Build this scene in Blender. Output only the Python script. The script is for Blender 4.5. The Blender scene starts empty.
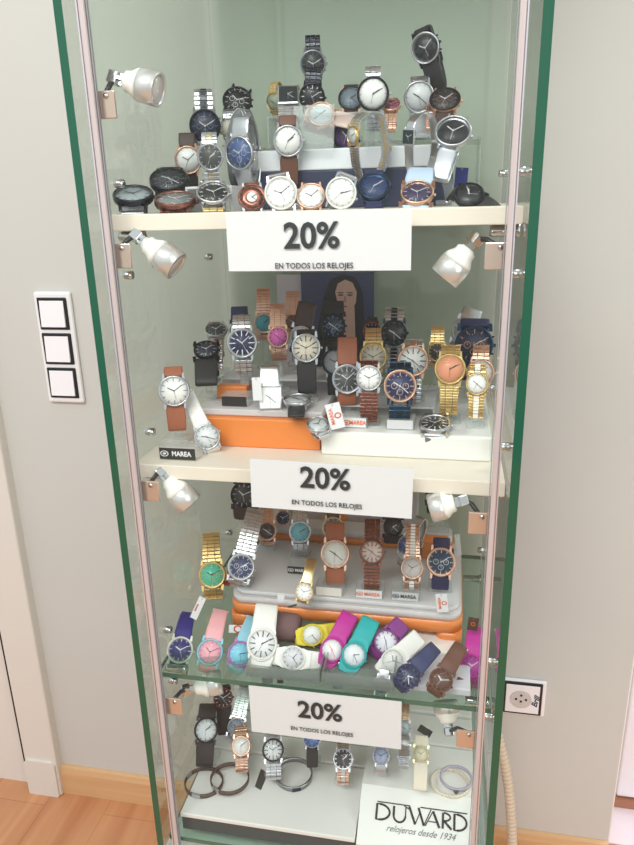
import bpy, bmesh, math, random
from mathutils import Vector, Matrix
random.seed(4)
sc = bpy.context.scene
COL = sc.collection
R = math.radians
# ------------------------------------------------------------------ camera
CX, CY, CZ, YAW, PIT, ROL, F = 0.1675, -0.7443, 1.4427, 0.19774, 0.31285, -0.02459, 685.3
C0 = Vector((CX, CY, CZ))
FW = Vector((-math.sin(YAW)*math.cos(PIT), math.cos(YAW)*math.cos(PIT), -math.sin(PIT)))
r0 = Vector((math.cos(YAW), math.sin(YAW), 0)); u0 = r0.cross(FW)
RT = r0*math.cos(ROL)+u0*math.sin(ROL); UP = -r0*math.sin(ROL)+u0*math.cos(ROL)
cam = bpy.data.cameras.new('camera'); co = bpy.data.objects.new('camera', cam); COL.objects.link(co)
M = Matrix((RT, UP, -FW)).transposed().to_4x4(); M.translation = C0; co.matrix_world = M
cam.sensor_fit = 'HORIZONTAL'; cam.sensor_width = 36; cam.lens = 36*F/634; cam.clip_start = .02
sc.camera = co
def ray(x, y): return FW+RT*((x-317)/F)-UP*((y-422.5)/F)
def at(x, y, Y):
    d = ray(x, y); return C0+d*((Y-CY)/d.y)
def atz(x, y, Z):
    d = ray(x, y); return C0+d*((Z-CZ)/d.z)
# ------------------------------------------------------------------ materials
MATS = {}
def srgb(c):
    return tuple(((v/255)/12.92 if v/255 <= .04045 else ((v/255+.055)/1.055)**2.4) for v in c)+(1,)
def mat(name, rgb, rough=.5, metal=0, coat=0, bump=None, emit=0, spec=.5, trans=0):
    if name in MATS: return MATS[name]
    m = bpy.data.materials.new(name); m.use_nodes = True; nt = m.node_tree
    b = nt.nodes['Principled BSDF']
    b.inputs['Base Color'].default_value = srgb(rgb); b.inputs['Roughness'].default_value = rough
    b.inputs['Metallic'].default_value = metal; b.inputs['Coat Weight'].default_value = coat
    b.inputs['Specular IOR Level'].default_value = spec
    b.inputs['Transmission Weight'].default_value = trans
    if emit:
        b.inputs['Emission Color'].default_value = srgb(rgb); b.inputs['Emission Strength'].default_value = emit
    if bump:
        sc_, st = bump
        tc = nt.nodes.new('ShaderNodeTexCoord'); n = nt.nodes.new('ShaderNodeTexNoise'); n.inputs['Scale'].default_value = sc_
        bp = nt.nodes.new('ShaderNodeBump'); bp.inputs['Strength'].default_value = st; bp.inputs['Distance'].default_value = .001
        nt.links.new(tc.outputs['Object'], n.inputs['Vector']); nt.links.new(n.outputs['Fac'], bp.inputs['Height'])
        nt.links.new(bp.outputs['Normal'], b.inputs['Normal'])
    MATS[name] = m; return m
def clear(name, tint, ior=1.45, rough=.02, haze=0., hazecol=(235, 238, 238)):
    m = bpy.data.materials.new(name); m.use_nodes = True; nt = m.node_tree; nt.nodes.clear()
    o = nt.nodes.new('ShaderNodeOutputMaterial'); mx = nt.nodes.new('ShaderNodeMixShader')
    t = nt.nodes.new('ShaderNodeBsdfTransparent'); t.inputs[0].default_value = srgb(tint)
    g = nt.nodes.new('ShaderNodeBsdfGlossy'); g.inputs['Roughness'].default_value = rough
    f = nt.nodes.new('ShaderNodeFresnel')      # same reflectance from either face of a thin pane
    ge = nt.nodes.new('ShaderNodeNewGeometry'); mv = nt.nodes.new('ShaderNodeMapRange'); mv.inputs['To Min'].default_value = ior; mv.inputs['To Max'].default_value = 1/ior
    nt.links.new(ge.outputs['Backfacing'], mv.inputs['Value']); nt.links.new(mv.outputs[0], f.inputs[0])
    nt.links.new(f.outputs[0], mx.inputs[0]); nt.links.new(t.outputs[0], mx.inputs[1]); nt.links.new(g.outputs[0], mx.inputs[2])
    last = mx
    if haze:
        d = nt.nodes.new('ShaderNodeBsdfDiffuse'); d.inputs[0].default_value = srgb(hazecol)
        m2 = nt.nodes.new('ShaderNodeMixShader'); m2.inputs[0].default_value = haze
        nt.links.new(mx.outputs[0], m2.inputs[1]); nt.links.new(d.outputs[0], m2.inputs[2]); last = m2
    nt.links.new(last.outputs[0], o.inputs[0]); MATS[name] = m; return m
GLASS = clear('cabinet_glass', (243, 247, 243), 1.45, .01, .012, (205, 216, 208))
DOORG = clear('door_glass', (253, 255, 254), 1.22, .01, .006, (225, 230, 228))
SHELFG = clear('shelf_glass', (235, 247, 241), 1.5, .02, .02, (190, 210, 200))
EDGE = mat('green_glass_edge', (14, 84, 60), .12, 0, .5)
EDGE2 = mat('shelf_glass_edge', (60, 105, 88), .12, 0, .5)
ACR = clear('clear_acrylic', (253, 254, 254), 1.47, .05, .15)  # haze puts whitish highlights into the colour of the clear plastic
ACR2 = clear('cloudy_acrylic', (253, 253, 254), 1.47, .12, .55, (248, 246, 248))
SMOKE = clear('grey_acrylic', (232, 236, 234), 1.47, .08, .28, (176, 182, 178))
CRYS = clear('watch_crystal', (255, 255, 255), 1.2, .03)
def wallmat(name, rgb):
    m = mat(name, rgb, .75, bump=(60, .12)); nt = m.node_tree; b = nt.nodes['Principled BSDF']
    tc = nt.nodes.new('ShaderNodeTexCoord'); n = nt.nodes.new('ShaderNodeTexNoise'); n.inputs['Scale'].default_value = 1.6
    n.inputs['Detail'].default_value = 5
    r = nt.nodes.new('ShaderNodeValToRGB'); c = srgb(rgb)
    r.color_ramp.elements[0].color = tuple(v*.95 for v in c[:3])+(1,); r.color_ramp.elements[1].color = tuple(min(1, v*1.04) for v in c[:3])+(1,)
    nt.links.new(tc.outputs['Object'], n.inputs[0]); nt.links.new(n.outputs['Fac'], r.inputs[0]); nt.links.new(r.outputs[0], b.inputs['Base Color'])
    return m
WALL = wallmat('wall_paint', (203, 204, 199))
FRAMEP = mat('door_frame_paint', (222, 219, 211), .45)
LEAFP = mat('door_leaf_paint', (226, 223, 216), .45)
WHITE = mat('white_lacquer', (236, 234, 230), .35)
CREAM = mat('cream_shelf_board', (232, 222, 208), .5)
PAPER = mat('white_paper', (226, 225, 228), .7)
INK = mat('black_ink', (38, 38, 42), .6)
INKG = mat('grey_ink_shadow', (160, 160, 166), .7)
ORANGE = mat('orange_plastic', (232, 134, 62), .35, coat=.2)
ORINK = mat('orange_ink', (232, 104, 40), .5)
BLACKC = mat('black_card', (40, 38, 40), .5)
NAVYC = mat('navy_card', (34, 40, 70), .5)
SEAL = mat('door_edge_seal', (196, 186, 184), .18, .15, .5, spec=.8)
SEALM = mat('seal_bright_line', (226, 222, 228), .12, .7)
CHROME = mat('chrome', (205, 205, 205), .12, 1)
COPPER = mat('satin_bracket', (222, 196, 180), .2, .7)
LAMPW = mat('lamp_white', (240, 238, 232), .3, coat=.3)
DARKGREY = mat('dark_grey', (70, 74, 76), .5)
def woodfloor():
    m = bpy.data.materials.new('laminate_floor'); m.use_nodes = True; nt = m.node_tree; b = nt.nodes['Principled BSDF']
    N = nt.nodes.new; L = nt.links.new
    tc = N('ShaderNodeTexCoord'); mp = N('ShaderNodeMapping'); mp.inputs['Rotation'].default_value = (0, 0, R(90)); L(tc.outputs['Object'], mp.inputs[0])
    br = N('ShaderNodeTexBrick'); br.inputs['Scale'].default_value = 1; br.inputs['Brick Width'].default_value = .9; br.inputs['Row Height'].default_value = .16
    br.inputs['Mortar Size'].default_value = .0012; br.inputs['Color1'].default_value = srgb((208, 148, 104)); br.inputs['Color2'].default_value = srgb((196, 134, 92))
    br.inputs['Mortar'].default_value = srgb((150, 92, 60)); L(mp.outputs[0], br.inputs[0])
    mp2 = N('ShaderNodeMapping'); mp2.inputs['Scale'].default_value = (9, .9, 1); L(tc.outputs['Object'], mp2.inputs[0])
    n = N('ShaderNodeTexNoise'); n.inputs['Scale'].default_value = 1.9; n.inputs['Detail'].default_value = 8; n.inputs['Distortion'].default_value = .8; L(mp2.outputs[0], n.inputs[0])
    cr = N('ShaderNodeValToRGB'); cr.color_ramp.elements[0].position = .3; cr.color_ramp.elements[1].position = .72
    cr.color_ramp.elements[0].color = srgb((172, 112, 76)); cr.color_ramp.elements[1].color = srgb((220, 170, 126)); L(n.outputs['Fac'], cr.inputs[0])
    mx = N('ShaderNodeMixRGB'); mx.inputs[0].default_value = .55; L(br.outputs[0], mx.inputs[1]); L(cr.outputs[0], mx.inputs[2])
    L(mx.outputs[0], b.inputs['Base Color']); b.inputs['Roughness'].default_value = .32
    return m
FLOOR = woodfloor()
def woodtrim():
    m = mat('oak_skirting', (214, 174, 126), .4); nt = m.node_tree; b = nt.nodes['Principled BSDF']; N = nt.nodes.new; L = nt.links.new
    tc = N('ShaderNodeTexCoord'); mp = N('ShaderNodeMapping'); mp.inputs['Scale'].default_value = (1.2, 8, 22); L(tc.outputs['Object'], mp.inputs[0])
    n = N('ShaderNodeTexNoise'); n.inputs['Scale'].default_value = 2; n.inputs['Detail'].default_value = 6; L(mp.outputs[0], n.inputs[0])
    cr = N('ShaderNodeValToRGB'); cr.color_ramp.elements[0].color = srgb((196, 150, 104)); cr.color_ramp.elements[1].color = srgb((228, 192, 146)); L(n.outputs['Fac'], cr.inputs[0]); L(cr.outputs[0], b.inputs['Base Color'])
    return m
OAK = woodtrim()
METAL = {'silver': (200, 200, 204), 'steel': (150, 152, 156), 'gold': (222, 190, 128), 'rose': (222, 178, 154), 'gun': (44, 46, 52),
         'black': (30, 30, 33), 'copperbrown': (132, 82, 68), 'navymetal': (38, 62, 84), 'palegold': (214, 196, 150), 'brass': (196, 152, 72)}
SOFT = {'tan': (160, 94, 66), 'brown': (104, 66, 52), 'darkbrown': (66, 48, 44), 'blackl': (36, 34, 36), 'navy': (36, 40, 82), 'white': (238, 236, 232), 'cream': (232, 222, 204),
        'pink': (244, 178, 184), 'sky': (150, 206, 226), 'yellow': (226, 208, 52), 'magenta': (190, 40, 150), 'teal': (26, 168, 170), 'purple': (128, 50, 130),
        'indigo': (44, 40, 128), 'blush': (226, 200, 190), 'denim': (46, 56, 96), 'floral': (190, 208, 232), 'grey': (140, 140, 142), 'turq': (86, 196, 214), 'lilac': (186, 120, 186)}
def M_(c):
    if c in METAL: return mat('metal_'+c, METAL[c], .28 if c not in('black',) else .35, 1 if c != 'black' else .6, coat=.2)
    if c in SOFT: return mat('strap_'+c, SOFT[c], .55, bump=(400, .15))
    return mat('paint_%d_%d_%d' % c, c, .4, coat=.3)
def dialmat(c):
    return mat('dial_%d_%d_%d' % c, c, .45, 0, .15)
# ------------------------------------------------------------------ mesh helpers
class MB:
    def __init__(s): s.bm = bmesh.new(); s.mats = []
    def mi(s, m):
        if m is None: return 0
        if m not in s.mats: s.mats.append(m)
        return s.mats.index(m)
    def face(s, vs, m=None, smooth=False):
        try: f = s.bm.faces.new(vs)
        except ValueError: return None
        f.material_index = s.mi(m); f.smooth = smooth; return f
    def box(s, c, d, rot=None, m=None, bev=0):
        c = Vector(c); hx, hy, hz = d[0]/2, d[1]/2, d[2]/2
        P = [Vector((sx*hx, sy*hy, sz*hz)) for sx in(-1, 1) for sy in(-1, 1) for sz in(-1, 1)]
        if rot: P = [rot @ p for p in P]
        v = [s.bm.verts.new(c+p) for p in P]
        fs = [s.face([v[i] for i in q], m) for q in((0, 1, 3, 2), (4, 6, 7, 5), (0, 4, 5, 1), (2, 3, 7, 6), (0, 2, 6, 4), (1, 5, 7, 3))]
        if bev:
            es = {e for f in fs for e in f.edges}
            bmesh.ops.bevel(s.bm, geom=list(es), offset=bev, segments=2, profile=.5, affect='EDGES')
        return s
    def lathe(s, prof, seg=36, axis='y', c=(0, 0, 0), m=None, sx=1, sz=1, rot=None, closed=False):
        c = Vector(c); rings = []
        for r, y in prof:
            ring = []
            for k in range(seg):
                a = 2*math.pi*k/seg
                p = Vector((r*math.cos(a)*sx, y, r*math.sin(a)*sz))
                if axis == 'z': p = Vector((p.x, -p.z, p.y))
                if axis == 'x': p = Vector((p.y, p.x, p.z))
                if rot: p = rot @ p
                ring.append(s.bm.verts.new(c+p))
            rings.append(ring)
        n = len(rings)
        for i in range(n if closed else n-1):
            A, B = rings[i], rings[(i+1) % n]
            for k in range(seg): s.face([A[k], A[(k+1) % seg], B[(k+1) % seg], B[k]], m, True)
        if not closed:
            if prof[0][0] > 1e-6: s.face(list(reversed(rings[0])), m)
            if prof[-1][0] > 1e-6: s.face(rings[-1], m)
        return s
    def prism(s, pts, y0, y1, m=None, smooth=False):      # outline in x,z extruded along y
        a = [s.bm.verts.new((x, y0, z)) for x, z in pts]; b = [s.bm.verts.new((x, y1, z)) for x, z in pts]
        s.face(a, m); s.face(list(reversed(b)), m)
        for i in range(len(pts)):
            j = (i+1) % len(pts); s.face([a[i], b[i], b[j], a[j]], m, smooth)
        return s
    def sweep(s, path, sec, m=None, normals=None, closed=False, smooth=True):   # sec(t)->list of (across, out)
        n = len(path); rings = []
        for i, p in enumerate(path):
            q0 = path[i-1] if (i > 0 or closed) else p; q1 = path[(i+1) % n] if (i < n-1 or closed) else p
            t = (q1-q0); t = t.normalized() if t.length > 1e-9 else Vector((0, 0, 1))
            ax = Vector((1, 0, 0)) if normals is None else normals(t)
            nn = t.cross(ax).normalized(); ax = nn.cross(t).normalized()
            rings.append([s.bm.verts.new(p+ax*a+nn*b) for a, b in sec(i/(max(1, n-1)))])
        k = len(rings[0])
        for i in range(n if closed else n-1):
            A, B = rings[i], rings[(i+1) % n]
            for j in range(k): s.face([A[j], A[(j+1) % k], B[(j+1) % k], B[j]], m, smooth)
        if not closed: s.face(list(reversed(rings[0])), m); s.face(rings[-1], m)
        return s
    def build(s, name, m=None, parent=None, loc=None, rot=None, off=None):
        if off is not None: bmesh.ops.translate(s.bm, verts=s.bm.verts, vec=off)
        bmesh.ops.recalc_face_normals(s.bm, faces=s.bm.faces)
        me = bpy.data.meshes.new(name); s.bm.to_mesh(me); s.bm.free()
        if s.mats:
            for q in s.mats: me.materials.append(q)
        elif m: me.materials.append(m)
        o = bpy.data.objects.new(name, me); COL.objects.link(o)
        if parent: o.parent = parent
        if loc is not None: o.location = loc
        if rot is not None: o.rotation_euler = rot
        return o
def tag(o, label, cat, group=None):
    o['label'] = label; o['category'] = cat
    if group: o['group'] = group
    return o
def struct(o): o['kind'] = 'structure'; return o
def root(name, loc, label, cat, group=None, mw=None):
    o = bpy.data.objects.new(name, None); o.empty_display_size = .02; COL.objects.link(o)
    if mw is not None: o.matrix_world = mw
    else: o.location = loc
    return tag(o, label, cat, group)
def text(s, size, name, m, parent, mloc, bold=0, shear=0, sx=1, depth=.0002, align='CENTER'):
    cu = bpy.data.curves.new('t', 'FONT'); cu.body = s; cu.size = size; cu.align_x = align; cu.align_y = 'CENTER'
    cu.offset = bold; cu.shear = shear; cu.extrude = depth; cu.resolution_u = 3
    t = bpy.data.objects.new('t', cu); COL.objects.link(t)
    me = bpy.data.meshes.new_from_object(t); bpy.data.objects.remove(t)
    me.transform(mloc @ Matrix.Diagonal((sx, 1, 1, 1))); me.materials.clear(); me.materials.append(m); me.name = name
    o = bpy.data.objects.new(name, me); COL.objects.link(o)
    if parent: o.parent = parent
    return o
FRONT = Matrix.Rotation(R(90), 4, 'X')     # text facing -Y
def T(x, y, z): return Matrix.Translation((x, y, z))
# ------------------------------------------------------------------ room
YW = .507
struct(MB().box((-.1285, YW+.06, 1.3), (1.355, .12, 2.6)).build('wall_back', WALL))
struct(MB().box((-1.62, YW+.06, 2.4), (1.62, .12, .4)).build('wall_left', WALL))
struct(MB().box((.2, .2, -.02), (5.2, 6.4, .04)).build('floor', FLOOR))
def skirt(name, x0, x1):
    b = MB(); pts = [(YW, 0), (YW-.014, 0), (YW-.014, .066), (YW-.010, .080), (YW-.003, .083), (YW, .083)]
    A = [b.bm.verts.new((x0, y, z)) for y, z in pts]; B = [b.bm.verts.new((x1, y, z)) for y, z in pts]
    b.face(A); b.face(list(reversed(B)))
    for i in range(len(pts)): b.face([A[i], B[i], B[(i+1) % 6], A[(i+1) % 6]])
    struct(b.build(name, OAK))
skirt('baseboard_back', -.777, .549)
# door on the left with its casing
dr = bpy.data.objects.new('door_1', None); COL.objects.link(dr); dr.location = (-1.32, YW, 0); struct(dr)
off = Vector((1.32, -YW, 0))
MB().box((-1.32, YW+.02, 1.1), (.905, .035, 2.2)).build('door_leaf', LEAFP, dr, off=off)
b = MB()
b.box((-.817, YW-.009, 1.1), (.090, .03, 2.2), bev=.004)
b.build('door_frame', FRAMEP, dr, off=off)
MB().box((-.8655, YW-.003, 1.1), (.0075, .030, 2.2)).build('door_gap_shade', mat('dark_gap', (30, 26, 24), .8), dr, off=off)  # dark strip painting the shade in the gap between leaf and frame
b = MB(); b.prism([(-.860, 0), (-.782, 0), (-.776, .004), (-.776, .1), (-.784, .108), (-.850, .108), (-.862, .098)], YW-.030, YW-.006)
b.build('casing_plinth', FRAMEP, dr, off=off)
# opening on the right with a bright room beyond
struct(MB().box((.5505, YW+.062, 1.3), (.003, .12, 2.6)).build('trim_1', mat('white_trim', (240, 236, 232), .5)))
struct(MB().box((1.6, 2.6, 1.3), (2.6, .1, 2.6)).build('wall_far', mat('far_wall', (236, 232, 236), .6)))
fc = root('white_counter', (.98, .84, .0035), 'white shop counter with a blue-grey glass front beyond the wall corner', 'counter')
MB().box((0, 0, .46), (.74, .3, .87), bev=.004).build('counter_body', mat('counter_white', (246, 244, 250), .4), fc)
MB().box((0, -.01, .011), (.76, .3, .021)).build('kick_rail', mat('brown_rail', (168, 116, 88), .5), fc)
MB().box((-.04, -.152, .075), (.56, .006, .06)).build('glass_front', mat('bluegrey_pane', (112, 122, 150), .15), fc)
struct(MB().box((1.65, 1.95, .002), (2.2, 2.75, .003)).build('floor_2', mat('pale_tile', (244, 228, 232), .35)))
# light switches
def P(px, py, Y): return at(px, py, Y)
s0 = Vector((-.611, YW, 1.17))
sw = root('light_switch', s0, 'white triple light switch plate with black-rimmed rockers on the wall left of the cabinet', 'switch')
MB().box((0, -.005, 0), (.080, .010, .228), bev=.0045).build('switch_plate', mat('switch_white', (240, 240, 240), .3), sw)
SWB = mat('switch_black_rim', (28, 30, 34), .4); SWW = mat('rocker_white', (244, 243, 246), .25)
for k in(-1, 0, 1):
    f = MB().box((0, -.011, k*.071), (.064, .004, .064), bev=.0019).build('rocker_frame', SWB, sw)
    b = MB(); b.prism([(-.026, -.026), (.026, -.026), (.026, .026), (-.026, .026)], -.0125, -.014)
    r_ = b.build('rocker', SWW, f, loc=(0, 0, 0)); r_.data.transform(T(0, 0, k*.071))
    for v in r_.data.vertices:
        if v.co.y < -.0132: v.co.y -= .003 if v.co.z < k*.071 else 0
# socket
ws = root('wall_socket', (.345, YW, .4425), 'white wall socket with black square rim and handwriting, right of the cabinet', 'socket')
MB().box((0, -.004, 0), (.088, .008, .088), bev=.0035).build('socket_plate', SWW, ws)
MB().box((-.003, -.009, 0), (.079, .003, .079), bev=.0014).build('rim', SWB, ws)
MB().box((-.003, -.0115, 0), (.068, .003, .068), bev=.0014).build('cover', SWW, ws)
MB().lathe([(.0215, -.0145), (.0215, -.013), (.018, -.0125), (.018, -.0138), (0, -.0138)], 32, c=(-.006, 0, 0)).build('outlet', mat('socket_grey', (206, 202, 198), .4), ws)
b = MB()
for dx, dz in((-.010, .001), (.010, .001), (0, -.004), (0, .011)): b.lathe([(0, -.0155), (.0024, -.0155), (.0024, -.0135)], 12, c=(-.006+dx, 0, dz))
b.build('socket_hole', SWB, ws)
text('Brill', .017, 'handwriting', mat('pen_ink', (30, 30, 60), .6), ws, T(.024, -.0135, -.002) @ Matrix.Rotation(R(-78), 4, 'Y') @ FRONT, .0003, .3)
# flexible conduit behind the cabinet
b = MB(); p0 = at(487, 700, .478); p1 = at(511, 850, .47); path = []
for i in range(261):
    t = i/260; q = p0.lerp(Vector((p1.x+.02, .455, .012)), t); q.x += .012*math.sin(t*4.2); path.append(q)
rad = [.0108 if (i % 6) in (1, 2, 3) else .0078 for i in range(261)]
b.sweep(path, lambda t: [(rad[int(round(t*260))]*math.cos(a), rad[int(round(t*260))]*math.sin(a)) for a in [k*math.pi/6 for k in range(12)]])
tag(b.build('corrugated_conduit', mat('beige_conduit', (216, 200, 176), .5)), 'beige ribbed cable hose hanging down the wall behind the cabinet, right side', 'cable')
# ------------------------------------------------------------------ cabinet
cab = root('display_cabinet', (0, .24, 0), 'tall narrow glass display cabinet with green glass edges, full of watches', 'display cabinet')
ob = Vector((0, -.24, 0))
TOP = 1.96; Z1, Z2, Z3, Z0 = 1.4327, 1.117, .789, .535
def panel(name, x0, x1, y0, y1, z0, z1, edges, g=GLASS, e=EDGE, par=cab):
    b = MB(); b.mats = [g, e]; b.box(((x0+x1)/2, (y0+y1)/2, (z0+z1)/2), (x1-x0, y1-y0, z1-z0)); b.bm.faces.ensure_lookup_table(); b.bm.normal_update()
    for f in b.bm.faces:
        n = f.normal
        if (abs(n.x) > .5 and 'x' in edges) or (abs(n.y) > .5 and 'y' in edges) or (n.y < -.5 and 'f' in edges) or (abs(n.z) > .5 and 'z' in edges): f.material_index = 1
    return b.build(name, None, par, off=ob)
panel('side_panel', -.25, -.24, 0, .476, .30, TOP, 'fz'); panel('side_panel', .24, .25, 0, .476, .30, TOP, 'fz')
panel('back_panel', -.239, .239, .470, .476, .30, TOP, 'z', e=EDGE2)
# hinged door: pane, clear edge seals
dj = bpy.data.objects.new('cabinet_door', None); COL.objects.link(dj); dj.parent = cab
panel('door_pane', -.218, .219, .0105, .0165, .46, TOP-.01, 'z', DOORG, EDGE2, dj)
for s in(-1, 1):
    x = s*.2235; b = MB()
    b.mats = [SEAL, SEALM]
    b.box((x, .0135, 1.2), (.0072, .012, 1.5), m=SEAL, bev=.002)
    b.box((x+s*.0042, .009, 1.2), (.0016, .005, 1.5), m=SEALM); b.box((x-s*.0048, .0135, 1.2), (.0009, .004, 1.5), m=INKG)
    b.build('edge_seal', None, dj, off=ob)
for z in(Z1, Z2):
    MB().box((0, .25, z-.0095), (.476, .42, .019), bev=.0012).build('shelf', CREAM, cab, off=ob)
panel('glass_shelf', -.239, .239, .04, .46, Z3-.008, Z3, 'xy', SHELFG, EDGE2)
b = MB(); b.box((0, .24, .235), (.5, .476, .47), bev=.003); b.build('plinth', WHITE, cab, off=ob)
panel('base_glass', -.239, .239, .02, .46, .490, .498, 'xy', SHELFG, EDGE2)
MB().box((0, .24, TOP+.02), (.5, .476, .04), bev=.003).build('top_board', WHITE, cab, off=ob)
for s in(-1, 1):
    for y, z in((.076, 1.468), (.074, 1.359), (.374, 1.358), (.09, 1.145), (.374, 1.145), (.379, .845), (.079, .835), (.08, .742), (.374, 1.475)):
        b = MB(); b.lathe([(0, -.006), (.004, -.006), (.0052, -.004), (.0052, .006), (0, .006)], 14, 'x', (s*.2345, y, z)); b.build('shelf_pin', CHROME, cab, off=ob)
    for z in(Z1-.019, Z2-.019, Z3-.008):
        for y in(.07, .40):
            b = MB(); b.lathe([(0, -.016), (.0055, -.016), (.0062, -.012), (.0062, .012), (.008, .012), (.008, .016), (0, .016)], 16, 'x', (s*.222, y, z-.0075)); b.build('shelf_support', CHROME, cab, off=ob)
# discount signs, taped inside the door
for i, (x0, x1, z0, z1, w, sl) in enumerate(((-.0835, .1225, 1.3685, 1.432, 'uppermost', 0), (-.072, .1295, 1.0735, 1.139, 'middle', .0), (-.092, .121, .7215, .801, 'lowest', .0))):
    xc, zc = (x0+x1)/2, (z0+z1)/2
    sg = root('discount_sign', (xc, .019, zc), '%s of the three white paper signs reading 20%% inside the cabinet door' % w, 'sign', 'discount signs in the cabinet door')
    W_, H_ = x1-x0, z1-z0; b = MB(); n = 14
    A = [b.bm.verts.new((-W_/2+W_*k/n, .0003*math.sin(k*.6), -H_/2)) for k in range(n+1)]; B = [b.bm.verts.new((-W_/2+W_*k/n, .0003*math.sin(k*.6), H_/2)) for k in range(n+1)]
    for k in range(n): b.face([A[k], A[k+1], B[k+1], B[k]])
    o = b.build('paper', PAPER, sg); md = o.modifiers.new('s', 'SOLIDIFY'); md.thickness = .0004; md.offset = 0
    ty = (.005, .012, .009)[i]
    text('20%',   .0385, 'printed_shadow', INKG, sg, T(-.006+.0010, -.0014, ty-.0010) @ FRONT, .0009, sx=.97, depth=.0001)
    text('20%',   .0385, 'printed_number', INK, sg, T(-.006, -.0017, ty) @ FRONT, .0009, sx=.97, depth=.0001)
    text('EN TODOS LOS RELOJES', .0087, 'printed_words', INK, sg, T(-.004, -.0022, (-.0262, -.021, -.0235)[i]) @ FRONT, .0001, sx=.93, depth=.0001)
    sg.rotation_euler = (0, (0, R(.9), R(-.3))[i], 0)
# ------------------------------------------------------------------ spot lamps
RIM = mat('lamp_rim', (222, 220, 218), .25, .6); LENS = mat('lamp_lens', (226, 218, 216), .2, coat=.6)
def lamp(px, py, bx, by, jx, jy, label, Y=.03, ex=0., sc_=1., back=.01):
    p = at(px, py, .022); j = at(jx, jy, Y+.012); e = at(bx, by, Y+back)
    r = root('spot_lamp', p, label, 'spot lamp', 'small spot lamps clamped along the cabinet door')
    MB().box((0, 0, 0), (.0255, .0035, .0285), bev=.0012).build('bracket_plate', COPPER, r)
    MB().lathe([(0, -.0022), (.0028, -.0022), (.0028, .0026)], 12, c=(.003, -.001, .009)).build('screw', CHROME, r)
    jl = j-p; b = MB()
    d = (e-j).normalized(); q = Vector((0, 1, 0)).rotation_difference(d).to_matrix()
    b.box(jl, (.013, .012, .014), rot=q, bev=.0015); b.box(jl+d*.009, (.003, .008, .012), rot=q)
    b.box(jl+d*.009, (.012, .008, .003), rot=q)
    b.build('swivel_joint', CHROME, r)
    MB().sweep([Vector((0, .002, .010)), (Vector((0, .008, .016))+jl)/2, jl], lambda t: [(.003*math.cos(a), .003*math.sin(a)) for a in [k*math.pi/4 for k in range(8)]], normals=lambda t: Vector((.3, 1, .2))).build('arm', mat('black_arm', (34, 32, 34), .4), r)
    L = (e-j).length+.004; k = .94*sc_
    b = MB(); b.lathe([(0, .012), (.0070, .012), (.0085, L*.28), (.0115, L*.32), (.0125*k, L*.42), (.0172*k, L*.56), (.0186*k, L*.66)], 30, rot=q, c=jl); b.build('bulb_body', LAMPW, r)
    b = MB(); b.lathe([(.0186*k, L*.66), (.0192*k, L*.67), (.0194*k, L*1.08), (.0165*k, L*1.10), (.0162*k, L*1.02), (.012*k, L*.96), (0, L*.95)], 30, rot=q, c=jl); b.build('reflector_rim', RIM, r)
    MB().lathe([(0, L*1.03), (.0162*k, L*1.03), (.0162*k, L*1.05), (0, L*1.05)], 30, rot=q, c=jl).build('lens', LENS, r)
lamp(105, 105, 152, 88, 114, 78, 'white spot lamp at top left of the door, pointing right', ex=0)
lamp(121, 256, 171, 262, 136, 236, 'white spot lamp clamped below the top shelf on the left, pointing down')
lamp(497, 256, 449, 272, 476, 239, 'white spot lamp clamped below the top shelf on the right, pointing down')
lamp(150, 491, 186, 500, 161, 472, 'white spot lamp below the middle shelf on the left, beside the black watch')
lamp(479, 523, 436, 507, 464, 500, 'white spot lamp below the middle shelf on the right, pointing left')
lamp(174, 706, 216, 683, 186, 690, 'white spot lamp below the glass shelf on the left, pointing into the cabinet', Y=.05, back=.03)
lamp(466, 739, 446, 706, 449, 731, 'white spot lamp below the glass shelf on the right, pointing up', Y=.05, back=.03)
# ------------------------------------------------------------------ display furniture
def slab(name, x0, x1, y0, y1, z0, z1, m, label=None, cat=None, bev=.002, parent=None, group=None):
    o = MB().box(((x0+x1)/2, (y0+y1)/2, (z0+z1)/2), (x1-x0, y1-y0, z1-z0), bev=bev).build(name, m, parent)
    if label: tag(o, label, cat, group)
    return o
def rrect(x0, x1, y0, y1, r, n=6):
    P_ = []
    for cx, cy, a0 in((x1-r, y1-r, 0), (x0+r, y1-r, 90), (x0+r, y0+r, 180), (x1-r, y0+r, 270)):
        for k in range(n+1):
            a = R(a0+90*k/n); P_.append((cx+r*math.cos(a), cy+r*math.sin(a)))
    return P_
def zprism(b, pts, z0, z1, m=None):
    a = [b.bm.verts.new((x, y, z0)) for x, y in pts]; c = [b.bm.verts.new((x, y, z1)) for x, y in pts]
    b.face(list(reversed(a)), m); b.face(c, m)
    for i in range(len(pts)): j = (i+1) % len(pts); b.face([a[i], a[j], c[j], c[i]], m, True)
# top shelf
rt = root('stepped_riser', (.02, .25, Z1), 'white display riser with a navy front strip in the middle of the top shelf', 'riser')
MB().box((0, 0, .024), (.285, .12, .048), bev=.002).build('lower_body', NAVYC, rt)
MB().box((0, 0, .061), (.285, .12, .026), bev=.002).build('upper_tray', mat('riser_white', (226, 228, 232), .4), rt)
def step(x0, x1, y0, y1, z0, z1, m, label, t=.003):
    r = root('acrylic_riser', ((x0+x1)/2, (y0+y1)/2, z0), label, 'riser')
    MB().box((0, 0, z1-z0-t/2), (x1-x0, y1-y0, t), bev=.0006).build('riser_top', m, r)
    for s in(-1, 1): MB().box((s*((x1-x0)/2-t/2), 0, (z1-z0-t)/2), (t, y1-y0, z1-z0-t-.0002), bev=.0006).build('riser_leg', m, r)
    return r
step(-.075, .055, .185, .27, Z1+.075, Z1+.115, ACR, 'clear acrylic riser on the navy-fronted riser, top shelf')
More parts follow.
